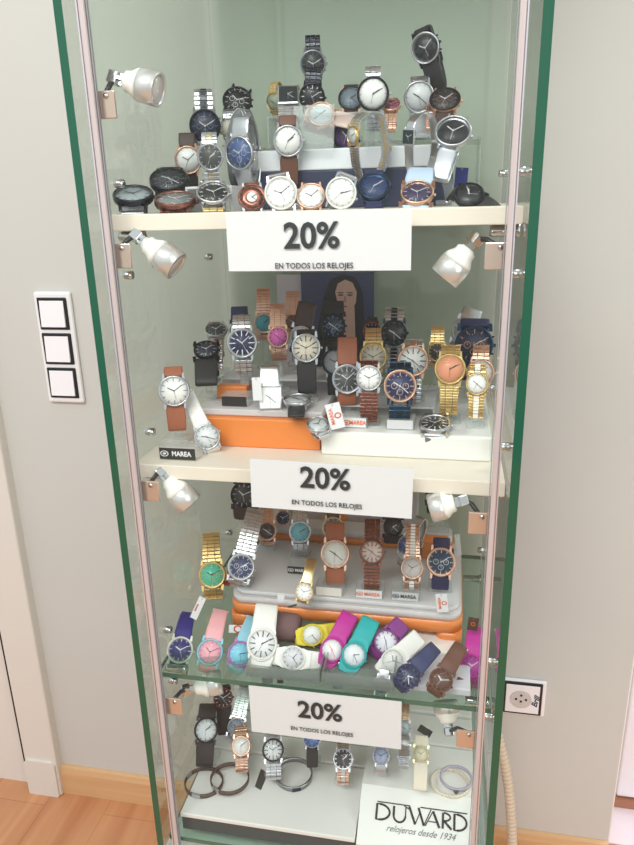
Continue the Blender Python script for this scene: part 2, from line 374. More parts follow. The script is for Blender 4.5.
step(-.175, .20, .32, .43, Z1, Z1+.09, ACR, 'long clear acrylic riser along the back of the top shelf')
step(-.16, -.10, .10, .18, Z1, Z1+.030, ACR2, 'cloudy acrylic step at the left of the top shelf')
# shelf two
slab('orange_display_box', -.178, -.002, .12, .30, Z2, Z2+.042, ORANGE, 'orange display box on the left of the middle shelf', 'display box')
slab('display_tray', -.180, .0, .13, .305, Z2+.0425, Z2+.052, ACR2, 'cloudy plastic tray lying on the orange display box', 'tray')
step(-.172, .0, .215, .30, Z2+.0525, Z2+.075, ACR2, 'cloudy plastic step at the back of the orange display box tray')
slab('white_display_block', .002, .224, .105, .36, Z2, Z2+.034, WHITE, 'long white display block on the right of the middle shelf', 'display box', .003)
step(.012, .15, .17, .26, Z2+.0345, Z2+.052, ACR2, 'cloudy acrylic step in the middle of the white display block')
step(.03, .21, .265, .355, Z2+.0345, Z2+.085, ACR2, 'tall cloudy acrylic step at the back of the white display block')
# portrait card of a woman
pc = root('portrait_card', (-.028, .44, Z2), 'dark advertising card with a portrait of a dark-haired woman behind the middle shelf watches', 'poster')
MB().box((0, 0, .104), (.128, .004, .208), bev=.0006).build('card', mat('card_blue', (66, 72, 106), .35), pc)
MB().box((-.083, .006, .104), (.052, .004, .20), bev=.0006).build('pale_side_card', mat('card_lilac', (196, 190, 200), .4), pc)
def blob(b, cx, cz, rx, rz, y, n=28, m=None, f=lambda a: 1): b.prism([(cx+rx*math.cos(2*math.pi*k/n)*f(2*math.pi*k/n), cz+rz*math.sin(2*math.pi*k/n)*f(2*math.pi*k/n)) for k in range(n)], y, y-.0004, m)
HAIR = mat('print_hair', (40, 36, 46), .5); SKIN = mat('print_skin', (206, 168, 156), .5); SKIN2 = mat('print_skin_dark', (120, 84, 84), .5)
b = MB(); b.prism([(-.040, .03), (-.036, .11), (-.024, .165), (-.012, .196), (.010, .205), (.032, .200), (.044, .175), (.048, .12), (.056, .07), (.054, .03)], -.0021, -.0025, HAIR)
b.prism([(-.040, .0), (.050, .0), (.046, .05), (.02, .075), (-.02, .075), (-.036, .05)], -.0022, -.0028, mat('print_jacket', (52, 56, 78), .5))
fx = lambda x: x*.80+.019
fz = lambda z: .196-(.182-z)*.66
b.prism([(fx(x), fz(z)) for x, z in [(-.028, .150), (-.022, .172), (-.006, .182), (.010, .174), (.019, .150), (.017, .122), (.006, .100), (-.004, .094), (-.014, .104), (-.024, .126)]], -.0030, -.0034, SKIN)
b.prism([(.012, .06), (.032, .06), (.030, .15), (.010, .15)], -.0026, -.0030, SKIN)
for ex in(-.016, .004): blob(b, fx(ex), fz(.142), .005, .0018, -.0034, 16, SKIN2); blob(b, fx(ex), fz(.148), .0062, .0009, -.0034, 12, HAIR)
blob(b, fx(-.007), fz(.112), .0046, .0015, -.0034, 16, mat('print_lips', (170, 90, 92), .5)); b.prism([(fx(-.008), fz(.140)), (fx(-.005), fz(.140)), (fx(-.003), fz(.124)), (fx(-.011), fz(.124))], -.0034, -.0036, mat('print_nose', (176, 134, 124), .5))
b.build('portrait', None, pc)
# shelf three: bridge riser with orange rim
rb = root('bridge_riser', (.02, .26, Z3), 'wide orange-rimmed plastic riser bridging the glass shelf', 'riser')
b = MB(); zprism(b, rrect(-.186, .181, -.094, .13, .022), .024, .044); b.build('orange_rim', ORANGE, rb)
b = MB(); zprism(b, rrect(-.184, .179, -.092, .128, .021), .0442, .056); zprism(b, rrect(-.180, .175, -.086, .126, .02), .0562, .064); b.build('cloudy_top', ACR2, rb)
for s in(-1, 1): b = MB(); zprism(b, rrect(-.186 if s < 0 else .142, -.150 if s < 0 else .181, -.094, .13, .012), 0.0005, .024); b.build('leg', ORANGE, rb)
b = MB(); zprism(b, rrect(-.160, .165, .088, .124, .010), .0643, .076); b.build('orange_band', ORANGE, rb)
b = MB(); zprism(b, rrect(-.158, .163, .090, .126, .010), .0763, .092); b.build('back_step', ACR2, rb)
# trays below on the glass shelf
for x0, x1, lab in((-.105, .003, 'left'), (.006, .108, 'right')):
    r = root('watch_tray', ((x0+x1)/2, .10, Z3), 'open grey clear tray of small watches under the orange bridge, %s one' % lab, 'tray', 'grey trays on the glass shelf')
    w = x1-x0
    MB().box((0, 0, .0015), (w, .10, .002)).build('tray_floor', SMOKE, r)
    for (c, d) in(((0, -.049, .0115), (w, .002, .018)), ((0, .049, .0115), (w, .002, .018)), ((-w/2+.001, 0, .0115), (.002, .095, .018)), ((w/2-.001, 0, .0115), (.002, .095, .018))):
        MB().box(c, d).build('tray_wall', SMOKE, r)
slab('white_watch_box', .118, .212, .058, .125, Z3+.0003, Z3+.012, mat('silver_card', (214, 212, 220), .4), 'flat white watch box on the right of the glass shelf', 'box')
slab('white_watch_box', .120, .19, .135, .19, Z3+.0003, Z3+.012, WHITE, 'flat white watch box behind another at the right end of the glass shelf', 'box')
# cushions in the trays
for (x, y, lab) in((285, 628, 'mauve watch cushion standing behind the white watches on the glass shelf'),):
    p = at(x, y+12, .15); b = MB(); b.lathe([(0, -.026), (.016, -.026), (.021, -.020), (.022, 0), (.021, .020), (.016, .026), (0, .026)], 24, 'x'); 
    tag(b.build('watch_cushion', mat('mauve_velvet', (120, 92, 94), .9), loc=(p.x, .145, Z3+.024)), lab, 'cushion')
# base tiers: white stepped board and the block with lettering
bt = root('stepped_display_board', (-.09, .2, .512), 'white terraced display board at the bottom left of the cabinet', 'display board')
def wbox(x0, x1, y0, y1, z0, z1, n, par, o, m=WHITE): MB().box(((x0+x1)/2-o.x, (y0+y1)/2-o.y, (z0+z1)/2-o.z), (x1-x0, y1-y0, z1-z0), bev=.0015).build(n, m, par)
o = Vector((-.09, .2, .512))
wbox(-.222, .054, .03, .165, .527, .535, 'front_tier', bt, o)
for k_, y_ in enumerate((.1675, .2155, .2635, .3115, .3595)): wbox(-.222, .054, y_, y_+.0435, .5275, .538+.003*k_, 'tier', bt, o)
MB().box((.006, .038, .0), (.276, .405, .0285)).build('gap_shade_plate', DARKGREY, bt)  # dark box painting the shaded gap under the tiers and between them
bd = root('lettered_display_block', (.14, .2, .512), 'white display block with black lettering at the bottom right of the cabinet', 'display block')
o = Vector((.14, .2, .512))
b = MB(); A = [(.030, .524), (.030, .5262), (.104, .566), (.20, .566), (.20, .524)]
va = [b.bm.verts.new((.056-o.x, y-o.y, z-o.z)) for y, z in A]; vb = [b.bm.verts.new((.228-o.x, y-o.y, z-o.z)) for y, z in A]
b.face(va); b.face(list(reversed(vb)))
for i in range(5): b.face([va[i], vb[i], vb[(i+1) % 5], va[(i+1) % 5]])
b.build('front_wedge', WHITE, bd)
MB().box((0, .04, -.002), (.172, .40, .0285)).build('gap_shade_plate', DARKGREY, bd)  # same painted gap shade, under the lettered block
wbox(.056, .228, .203, .27, .512, .569, 'tier', bd, o); wbox(.056, .228, .273, .44, .512, .574, 'tier', bd, o)
# lettering on the slope
sl = math.atan2(.0398, .074)
SLM = T((.1465)-o.x, .0675-o.y, .5463-o.z+.0006) @ Matrix.Rotation(sl, 4, 'X')
def strokes(lines, wid, name, m, par, mm, h=.0004):
    b = MB()
    for (x0, y0, x1, y1, *w) in lines:
        ww = (w[0] if w else wid)/2; d = Vector((x1-x0, y1-y0, 0)); n = Vector((-d.y, d.x, 0)).normalized()*ww
        vs = [Vector((x0, y0, 0))+n, Vector((x0, y0, 0))-n, Vector((x1, y1, 0))-n, Vector((x1, y1, 0))+n]
        lo = [b.bm.verts.new(mm @ v) for v in vs]; hi = [b.bm.verts.new(mm @ (v+Vector((0, 0, h)))) for v in vs]
        b.face(lo); b.face(hi)
        for i in range(4): b.face([lo[i], lo[(i+1) % 4], hi[(i+1) % 4], hi[i]])
    return b.build(name, m, par)
def arc(cx, cy, rx, ry, a0, a1, n=10): 
    q = [(cx+rx*math.cos(R(a0+(a1-a0)*k/n)), cy+ry*math.sin(R(a0+(a1-a0)*k/n))) for k in range(n+1)]
    return [(q[i][0], q[i][1], q[i+1][0], q[i+1][1]) for i in range(n)]
H = .0215; Ls = []
def D_(x, w): 
    return [(x, 0, x, H, .0034)]+[l+(.0030,) for l in arc(x+.004, H/2, w-.004, H/2, 90, -90, 14)]+[(x-.001, H, x+.005, H), (x-.001, 0, x+.005, 0)]
Ls += D_(-.064, .020)
Ls += [(-.038, H, -.038, .009, .0034)]+[l+(.0028,) for l in arc(-.029, .009, .009, .009, 180, 360)]+[(-.020, .009, -.020, H, .0018)]
Ls += [(-.015, H+.002, -.005, 0, .0034), (-.005, 0, .001, H*.75, .0015), (-.001, H+.002, .008, 0, .0034), (.008, 0, .018, H+.002, .0015)]
Ls += [(.010, 0, .021, H, .0015), (.021, H, .031, 0, .0036), (.015, .007, .026, .007, .0014)]
Ls += [(.036, 0, .036, H, .0034)]+[l+(.0026,) for l in arc(.037, H*.74, .010, H*.26, 90, -90)]+[(.038, H*.48, .049, 0, .0034)]
Ls += D_(.053, .018)
Ls += [(-.064, H+.0030, -.014, H+.0030, .0016), (.002, H+.0030, .072, H+.0030, .0016), (-.024, H+.0030, -.015, H-.002, .0016)]
strokes([tuple(l) for l in Ls], .0018, 'lettering', INK, bd, SLM @ T(0, -.006, 0))
text('relojeros desde 1934', .0125, 'small_lettering', INKG if False else mat('grey_script', (110, 110, 116), .6), bd, SLM @ T(.003, -.0160, 0), 0, .45, sx=.95, depth=.0002)
# ------------------------------------------------------------------ watches
def cr(P_, n=8, closed=False):
    out = []; N = len(P_)
    for i in range(N if closed else N-1):
        g = lambda k: P_[k % N] if closed else P_[max(0, min(N-1, k))]
        p0, p1, p2, p3 = g(i-1), g(i), g(i+1), g(i+2)
        for j in range(n):
            t = j/n; out.append(.5*((2*p1)+(-p0+p2)*t+(2*p0-5*p1+4*p2-p3)*t*t+(-p0+3*p1-3*p2+p3)*t**3))
    if not closed: out.append(P_[-1])
    return out
def resample(p, step_):
    out = [p[0]]; acc = 0
    for i in range(1, len(p)):
        a, b_ = p[i-1], p[i]; L = (b_-a).length
        while acc+L >= step_ and L > 1e-9:
            t = (step_-acc)/L; a = a.lerp(b_, t); out.append(a); L = (b_-a).length; acc = 0
        acc += L
    return out
def ribbon(b, path, w0, w1, th, m=None, twist=0):
    n = len(path)
    b.sweep(path, lambda t: [(-w(t), -th/2), (-w(t)*.9, th/2), (w(t)*.9, th/2), (w(t), -th/2)] if False else
            [(-(w0+(w1-w0)*t)/2, -th*.3), (-(w0+(w1-w0)*t)/2, th*.25), (-(w0+(w1-w0)*t)*.42, th/2), ((w0+(w1-w0)*t)*.42, th/2), ((w0+(w1-w0)*t)/2, th*.25), ((w0+(w1-w0)*t)/2, -th*.3), ((w0+(w1-w0)*t)*.4, -th/2), (-(w0+(w1-w0)*t)*.4, -th/2)], m)
def bracelet(b, path, w0, w1, th, pitch, mA, mB, closed):
    p = resample(path, pitch); n = len(p)
    for i in range(n-1):
        a, c = p[i], p[i+1]; t = (c-a); L = t.length; t.normalize(); mid = (a+c)/2; f = i/max(1, n-2); 
        w = w0+(w1-w0)*(1-abs(2*f-1) if closed else f)
        ax = Vector((1, 0, 0)); nn = t.cross(ax); rot = Matrix((ax, nn, t)).transposed()
        b.box(mid+ax*(-w*.34), (w*.29, th*.85, L*.84), rot, mA, bev=th*.14); b.box(mid+ax*(w*.34), (w*.29, th*.85, L*.84), rot, mA, bev=th*.14)
        b.box(mid, (w*.36, th, L*.90), rot, mB, bev=th*.14)
SHAPES = {}
WG = {1: 'wristwatches on the top shelf', 2: 'wristwatches on the middle shelf', 3: 'wristwatches on the orange-rimmed riser', 4: 'wristwatches on the glass shelf', 5: 'wristwatches at the bottom of the cabinet'}
STANDS = []
def watch(shelf, label, px, py, dpx, Y, dial, case, kind, strap, up=1.2, dn=1.0, q=None, bez=None, sq=1, yaw=None, roll=0, shape='round', sty='', mk=None, hand=None, strap2=None, w=.5, stand=None, closed=True, tiltabs=None, thick=1):
    c = at(px, py, Y); dist = (c-C0).dot(FW); D = 1.09*dpx*dist/F
    dv = (C0-c); el = math.atan2(dv.z, math.hypot(dv.x, dv.y)); az = math.atan2(dv.x, -dv.y) 
    tilt = -el*0 + el + math.acos(max(-1, min(1, sq))) if tiltabs is None else R(tiltabs)
    yw = az*.8 if yaw is None else az+R(yaw)
    Mx = T(*c) @ Matrix.Rotation(yw, 4, 'Z') @ Matrix.Rotation(-tilt, 4, 'X') @ Matrix.Rotation(R(roll), 4, 'Y')
    if q is None: q = .85*D
    w = min(w*1.22, .95)
    base = Vector((0, q*.5, -dn*D if closed else -.5*D))
    r = root('wristwatch', None, label, 'watch', WG[shelf], Mx @ Matrix.Translation(base))
    off = -base; seg = 36 if dpx > 18 else 24
    light = sum(dial) > 380
    mk = mk or ((60, 60, 66) if light else (222, 222, 224)); hand = hand or ((50, 50, 56) if light else (230, 230, 232))
    cm = M_(case); bm_ = M_(bez) if bez else cm; sm = M_(strap); s2 = M_(strap2) if strap2 else sm
    Rr = D/2; th = .2*D*thick
    b = MB()
    if shape == 'square':
        b.box((0, th*.5, 0), (D*.98, th, D), bev=th*.3)
    elif shape == 'oct':
        b.prism([(Rr*1.0*math.cos(R(22.5+45*k)), Rr*1.0*math.sin(R(22.5+45*k))) for k in range(8)], 0, th)
    elif shape == 'tonneau':
        b.lathe([(0, th), (Rr*.85, th), (Rr, th*.6), (Rr, .1*th), (Rr*.94, -.02*D), (Rr*.91, -.02*D), (Rr*.90, .004*D), (0, .004*D)], seg, sx=1, sz=1.12)
        b.prism([(-.30*D, -.74*D), (.30*D, -.74*D), (.42*D, -.40*D), (.42*D, .40*D), (.30*D, .74*D), (-.30*D, .74*D), (-.42*D, .4*D), (-.42*D, -.4*D)], th*.15, th*.9)
    else:
        b.lathe([(0, th), (Rr*.84, th), (Rr*.95, th*.8), (Rr, th*.5), (Rr, th*.12), (Rr*.96, -.012*D), (Rr*.92, -.014*D), (Rr*.91, .004*D), (0, .004*D)], seg)
    if shape != 'tonneau':
        lw = w*D/2
        for sx in(-1, 1):
            for sz in(-1, 1):
                b.prism([(sx*lw*.86, sz*.36*D), (sx*lw*1.16, sz*.36*D), (sx*lw*1.10, sz*.56*D), (sx*lw*.92, sz*.57*D)], th*.25, th*.95)
    b.build('case', cm, r, off=off)
    if shape == 'square':
        b = MB(); b.box((0, -.004*D, 0), (D*.84, .012*D, D*.84), bev=.003*D); b.build('dial', dialmat(dial), r, off=off)
    else:
        b = MB(); b.lathe([(Rr*.87, .0), (Rr*.89, -.040*D), (Rr*.94, -.045*D), (Rr*.985, -.02*D), (Rr*.985, .06*D), (Rr*.87, .03*D)], seg, closed=True)
        if sty in('diver', 'gem'):
            for k in range(12 if sty == 'diver' else 24):
                a = R(k*(30 if sty == 'diver' else 15)); b.box((Rr*.88*math.sin(a), -.052*D, Rr*.88*math.cos(a)), (.025*D, .02*D, .05*D if sty == 'diver' else .025*D), Matrix.Rotation(a, 3, 'Y'), m=None)
        b.build('bezel', bm_, r, off=off)
        b = MB(); b.lathe([(0, -.004*D), (Rr*.90, -.004*D), (Rr*.90, .004*D), (0, .004*D)], seg); b.build('dial', dialmat(dial), r, off=off)
    rr = Rr*.86
    if sty != 'plain':
        b = MB()
        for k in range(12):
            a = R(30*k); L = (.17 if sty == 'long' else .10)*D*(1.2 if k % 3 == 0 else .9); wd = (.034 if sty in('long', 'diver') else .018)*D
            if sty == 'min': L *= .6; wd = .010*D
            b.box(((rr-L/2-.01*D)*math.sin(a), -.010*D, (rr-L/2-.01*D)*math.cos(a)), (wd, .008*D, L), Matrix.Rotation(a, 3, 'Y'))
        b.build('hour_markers', mat('mark_%d_%d_%d' % mk, mk, .3, .3), r, off=off)
    if sty in('chrono',):
        for (sx, sz) in((-.17, 0), (.17, 0), (0, -.18)):
            b = MB(); b.lathe([(.075*D, -.008*D), (.085*D, -.013*D), (.095*D, -.008*D)], 18, c=(sx*D, 0, sz*D), closed=True); b.box((sx*D, -.010*D, sz*D+.03*D), (.012*D, .006*D, .06*D)); b.build('subdial', mat('mark_%d_%d_%d' % mk, mk, .3, .3), r, off=off)
    if sty == 'ring':   # coloured broad ring and small centre
        MB().lathe([(rr*.42, -.006*D), (rr*.45, -.012*D), (rr*1.0, -.012*D), (rr*1.0, -.004*D)], seg, closed=True).build('dial_ring', M_('copperbrown'), r, off=off)
    b = MB(); h1, h2 = R(random.choice((-52, 300, 58, -60))), R(random.choice((56, 62, 48, 130)))
    for a, L, wd in((h1, .22, .026), (h2, .33, .020)):
        b.box((L/2*D*math.sin(a), -.020*D, L/2*D*math.cos(a)), (wd*D, .006*D, L*D), Matrix.Rotation(a, 3, 'Y'))
    a = R(random.randint(150, 210)); b.box((.1*D*math.sin(a), -.024*D, .1*D*math.cos(a)), (.008*D, .004*D, .36*D), Matrix.Rotation(a, 3, 'Y'))
    b.lathe([(0, -.030*D), (.022*D, -.030*D), (.022*D, -.012*D)], 12)
    b.build('hands', mat('mark_%d_%d_%d' % hand, hand, .3, .3), r, off=off)
    if dpx > 17:
        if shape == 'square': b = MB(); b.box((0, -.035*D, 0), (D*.84, .008*D, D*.84), bev=.002*D)
        else: b = MB(); b.lathe([(Rr*.88, -.036*D), (Rr*.5, -.046*D), (0, -.05*D)], seg)
        b.build('crystal', CRYS, r, off=off)
    MB().lathe([(0, 0), (.035*D, 0), (.045*D, .01*D), (.045*D, .06*D), (.03*D, .07*D), (0, .07*D)], 12, 'x', (Rr*.98, th*.45, 0)).build('crown', cm, r, off=off)
    if sty == 'chrono':
        for s in(-1, 1): MB().lathe([(0, 0), (.028*D, 0), (.028*D, .055*D), (0, .06*D)], 10, 'x', (Rr*.90, th*.45, s*.22*D), rot=None).build('pusher', cm, r, off=off)
    # strap
    y0 = th*.6
    U, N_ = up*D, dn*D; W0 = w*D; 
    def both(kind_, paths):
        for pth, w0, w1, nm in paths:
            b = MB()
            if kind_ == 'B': bracelet(b, pth, w0, w1, .085*D, .135*D, sm, s2, len(paths) == 1)
            elif kind_ == 'F': bracelet(b, pth, w0, w1, .06*D, .085*D, sm, s2, len(paths) == 1)
            else:
                t_ = {'L': .075, 'M': .045, 'S': .11}[kind_]*D; ribbon(b, pth, w0, w1, t_, sm)
                if kind_ == 'S' and strap2: pass
            b.build(nm, sm, r, off=off)
    V = lambda y, z: Vector((0, y, z))
    if closed:
        path = cr([V(y0, .46*D), V(y0+.10*q, .62*U+.16*D), V(.42*q, U), V(.80*q, U*.82), V(q, (U-N_)*.5), V(.80*q, -N_*.82), V(.42*q, -N_), V(y0+.10*q, -.62*N_-.16*D), V(y0, -.46*D)], 8)
        h = len(path)//2
        if kind in 'BF': both(kind, [(path, W0, W0*.82, 'bracelet')])
        else:
            both(kind, [(path[:h+4], W0, W0*.85, 'strap'), (list(reversed(path[h-2:])), W0, W0*.85, 'strap')])
        MB().box(V(q+.03*D, (U-N_)*.5), (W0*1.0, .09*D, .30*D), bev=.02*D).build('clasp', cm, r, off=off)
    else:
        tp = cr([V(y0, .44*D), V(y0+.06*q, .44*D+(U-.44*D)*.35), V(y0+.30*q, .44*D+(U-.44*D)*.75), V(y0+.62*q, U)], 8)
        bt_ = cr([V(y0, -.44*D), V(y0+.08*q, -.44*D-(N_-.44*D)*.5), V(y0+.40*q, -N_)], 8)
        both(kind, [(tp, W0, W0*.8, 'bracelet' if kind in 'BF' else 'strap'), (bt_, W0, W0*.8, 'bracelet' if kind in 'BF' else 'strap')])
        MB().box(V(y0+.62*q, U-.02*D), (W0*.9, .07*D, .09*D), bev=.015*D).build('buckle', M_('silver') if kind in 'LS' else cm, r, off=off)
    if stand is not None: STANDS.append((c, D, U, N_, q, Mx, stand, label))
    return r
WH = (250, 249, 247); CRM = (230, 222, 204); NV = (34, 42, 84); BK = (28, 29, 33); GR = (70, 72, 78); SI = (200, 202, 204)
exec_rows = []
# top shelf -------------------------------------------------------------------
w1 = lambda *a, **k: watch(1, *a, **k)
w1('silver-cased watch with pale dial lying flat at far left of the top shelf', 133, 194, 37, .085, (168, 178, 184), 'gun', 'M', 'silver', up=.75, dn=.75, q=.020, bez='gun', sq=.40)
w1('all-black chronograph lying tilted on top of a brown watch, left of the top shelf', 169, 179, 36, .13, (38, 42, 50), 'black', 'S', 'blackl', up=.8, dn=.7, q=.03, sq=.55, sty='chrono', mk=(140, 146, 152))
w1('brown metal watch with grey dial lying flat under the black chronograph, top shelf', 175, 199, 38, .078, (120, 124, 126), 'copperbrown', 'B', 'copperbrown', up=.75, dn=.8, q=.018, sq=.34, strap2='gun')
w1('rose gold watch with plain white dial and dark strap behind the black chronograph', 188, 160, 25, .20, WH, 'rose', 'L', 'darkbrown', up=.9, dn=.9, sty='min', stand=Z1)
w1('big watch with navy chronograph dial above a two-tone bracelet, top left of top shelf', 205, 126, 29, .27, (36, 42, 66), 'steel', 'B', 'silver', up=1.05, dn=1.0, bez='gun', sty='chrono', strap2='gun', stand=Z1+.09, mk=(120, 130, 150))
w1('steel watch with charcoal dial and two-tone bracelet above a black diver, top shelf', 210, 157, 24, .14, (82, 82, 80), 'silver', 'B', 'silver', up=.85, dn=1.35, q=.03, strap2='palegold', stand=Z1)
w1('gold-and-steel diver watch with black dial resting at the front of the top shelf', 213, 192, 31, .085, (26, 30, 32), 'silver', 'B', 'gold', up=.7, dn=.85, q=.022, sq=.62, bez='silver', sty='diver', strap2='palegold', mk=(220, 214, 190))
w1('black chronograph with white markers high on the left of the top shelf', 237, 100, 27, .34, BK, 'gun', 'B', 'gun', up=.6, dn=1.1, bez='black', sty='chrono', roll=20, sq=.85, stand=Z1+.09)
w1('small cream-dial watch half hidden below the black chronograph, top shelf', 229, 128, 17, .32, CRM, 'steel', 'B', 'steel', up=.9, dn=1.1, stand=Z1+.09)
w1('blue-dial steel chronograph turned to the left beside a silver ring bracelet', 239, 153, 30, .16, (70, 92, 140), 'silver', 'M', 'silver', up=1.0, dn=1.05, yaw=-32, sty='chrono', mk=(190, 200, 220), stand=Z1)
w1('silver watch with pale oval dial and open ring bracelet seen from the side, top shelf', 257, 173, 18, .20, (190, 196, 200), 'silver', 'F', 'silver', up=3.0, dn=.8, q=.045, yaw=52, w=.8)
w1('watch with broad brown ring dial and white centre at the front of the top shelf', 252, 197, 26, .075, WH, 'steel', 'L', 'brown', up=.62, dn=.62, q=.02, sty='ring', bez='copperbrown', sq=.9)
w1('largest white-dial watch of the three at the front of the top shelf, left one', 281, 193, 31, .065, WH, 'silver', 'M', 'silver', up=.62, dn=.60, q=.022, sq=.97, sty='min', bez=(226, 224, 218), roll=-10)
w1('white-dial rose gold watch between two larger white ones at the top shelf front', 311, 196, 27, .066, WH, 'rose', 'L', 'tan', up=.6, dn=.6, q=.02, sq=.85, sty='min', bez='rose')
w1('white-dial watch below the gold ring bracelet at the front of the top shelf', 341, 193, 29, .064, WH, 'silver', 'M', 'silver', up=.6, dn=.55, q=.022, sty='min', bez=(228, 226, 222), roll=22)
w1('white-dial watch on brown strap standing behind the largest white one, top shelf', 288, 141, 28, .165, WH, 'silver', 'L', 'brown', up=.75, dn=1.35, q=.03, sty='min', stand=Z1)
w1('small gold watch turned sideways, upper middle of the top shelf', 273, 102, 16, .34, (150, 160, 140), 'gold', 'F', 'gold', up=1.0, dn=1.3, yaw=-40, stand=Z1+.09)
w1('rectangular black-dial watch on a broad silver link bracelet, top shelf', 288, 94, 20, .30, (26, 40, 44), 'silver', 'B', 'silver', up=.6, dn=1.6, q=.03, shape='square', sty='plain', w=.95, sq=.75, stand=Z1+.075)
w1('black-dial steel watch at the very top of the pile in the middle, top shelf', 313, 64, 24, .27, BK, 'steel', 'B', 'gun', up=.95, dn=.9, bez='steel', sty='chrono', stand=Z1+.115, mk=(110, 116, 120))
w1('black-dial watch with bright white hands below the topmost middle watch', 312, 97, 24, .24, BK, 'gun', 'B', 'gun', up=1.0, dn=.95, roll=5, sty='diver', stand=Z1+.115)
w1('pale blue-dial watch with rose rim leaning on the clear riser, top shelf', 321, 114, 26, .195, (206, 218, 222), 'rose', 'L', 'blush', up=1.35, dn=.6, q=.03, roll=100, sq=.80, sty='plain')
w1('grey-blue dial watch with copper rim behind the black-rimmed white one', 351, 98, 24, .30, (120, 134, 146), 'rose', 'L', 'blackl', up=.7, dn=.9, bez='black', sq=.86, stand=Z1+.09)
w1('white-dial watch with thick black rim high in the middle of the top shelf', 373, 94, 30, .25, WH, 'silver', 'B', 'silver', up=.75, dn=1.05, bez='black', sty='min', w=.4, stand=Z1+.075)
w1('small rose gold watch with crimson dial right of the black-rimmed one', 391, 104, 18, .27, (130, 50, 76), 'rose', 'B', 'rose', up=.55, dn=1.5, sq=.60, stand=Z1+.075)
w1('white-dial watch on silver mesh band high on the right of the top shelf', 419, 97, 28, .29, (216, 218, 220), 'silver', 'M', 'silver', up=.6, dn=1.3, sty='min', stand=Z1+.09)
w1('purple-dial watch half hidden behind the gold ring bracelet, top shelf', 346, 136, 25, .21, (74, 44, 92), 'gun', 'L', 'purple', up=.7, dn=.8, roll=20, sty='plain', stand=Z1+.075)
w1('gold and steel watch lying on its side as a wide open ring bracelet, top shelf', 352, 136, 17, .14, SI, 'gold', 'B', 'silver', up=1.1, dn=2.6, q=.05, yaw=-58, w=.85, strap2='gold', roll=8)
w1('dark blue watch in blue wrapping leaning low in the middle of the top shelf', 374, 186, 30, .085, (34, 52, 92), 'navymetal', 'S', 'navy', up=.75, dn=.6, q=.026, sq=.78, sty='chrono', bez='navymetal', mk=(70, 90, 130))
w1('silver bangle watch with small black rectangular dial standing upright, top shelf', 408, 137, 14, .135, (30, 42, 44), 'silver', 'M', 'silver', up=1.4, dn=3.0, q=.055, yaw=-38, shape='square', sty='plain', w=.6, roll=6)
w1('rose gold watch with purple dial on a blue floral strap, front of the top shelf', 417, 192, 31, .075, (56, 44, 78), 'rose', 'L', 'floral', up=1.75, dn=.6, q=.03, sq=.66, closed=False, w=.72, roll=4)
w1('black-dial watch with thin silver rim on steel bracelet, right of the top shelf', 453, 131, 34, .15, BK, 'silver', 'M', 'silver', up=.6, dn=1.35, q=.03, sq=.78, roll=14, sty='min', mk=(90, 90, 96), w=.42, stand=Z1)
w1('black watch with silver rim highest on the right, on a black strap', 425, 48, 27, .30, BK, 'gun', 'S', 'blackl', up=.6, dn=1.35, roll=-16, bez='silver', sty='chrono', yaw=-14, stand=Z1+.09, mk=(90, 94, 100))
w1('rose gold watch with black dial and brown strap, right side of the top shelf', 445, 99, 29, .24, (44, 36, 38), 'rose', 'L', 'darkbrown', up=.6, dn=1.2, sq=.66, sty='chrono', bez='black', stand=Z1+.075, mk=(150, 120, 110))
w1('rose gold link bracelet watch with hidden dial beside the brown strap watch', 434, 108, 15, .27, (80, 50, 44), 'rose', 'B', 'rose', up=.8, dn=1.5, w=.9, sq=.6, stand=Z1+.09)
w1('all-black watch lying on its strap at the right end of the top shelf', 469, 194, 28, .08, (34, 36, 38), 'black', 'S', 'blackl', up=.7, dn=1.1, q=.018, sq=.72, roll=-62, sty='min', mk=(70, 72, 76), closed=False)
# middle shelf ------------------------------------------------------------------
w2 = lambda *a, **k: watch(2, *a, **k)
ZA, ZB, ZC, ZD, ZE = Z2+.052, Z2+.075, Z2+.034, Z2+.052, Z2+.085
w2('white-dial watch on tan leather strap at far left of the middle shelf', 174, 391, 29, .085, WH, 'silver', 'L', 'tan', up=.75, dn=1.25, q=.032, stand=Z2+.012)
w2('silver watch with white strap leaning beside the black-labelled base, middle shelf', 207, 437, 24, .09, (222, 222, 222), 'silver', 'L', 'white', up=1.9, dn=.62, q=.03, roll=-22, closed=False)
w2('dark watch with navy dial tilted up on a black strap, left of the middle shelf', 206, 349, 23, .18, (40, 46, 62), 'gun', 'L', 'blackl', up=.6, dn=1.6, sq=.66, w=.75, stand=ZA)
w2('silver-rimmed watch with dark dial behind the navy one, left of the middle shelf', 216, 329, 21, .235, (56, 66, 72), 'silver', 'B', 'silver', up=.6, dn=2.0, sq=.68, strap2='copperbrown', stand=ZB)
w2('large steel watch with navy dial and baton markers on the orange box', 242, 343, 28, .175, NV, 'silver', 'B', 'silver', up=.9, dn=1.05, sty='long', stand=ZA)
w2('navy strap watch mostly hidden behind the large navy-dial watch, middle shelf', 240, 331, 19, .26, (30, 34, 50), 'gun', 'L', 'denim', up=1.15, dn=1.0, w=.7, stand=ZB)
w2('gold watch with turquoise dial, upper left of the middle shelf', 264, 323, 19, .27, (64, 176, 196), 'rose', 'B', 'rose', up=1.65, dn=.8, w=.6, stand=ZB)
w2('gold mesh watch with pink dial, left half of the middle shelf', 278, 337, 20, .21, (232, 110, 196), 'rose', 'F', 'rose', up=1.5, dn=1.1, w=.62, sty='diver', stand=ZA, mk=(120, 30, 90))
w2('rose gold bracelet watch facing back behind the pink-dial watch', 293, 322, 15, .29, (150, 100, 80), 'rose', 'B', 'rose', up=1.85, dn=.8, w=.75, stand=ZB)
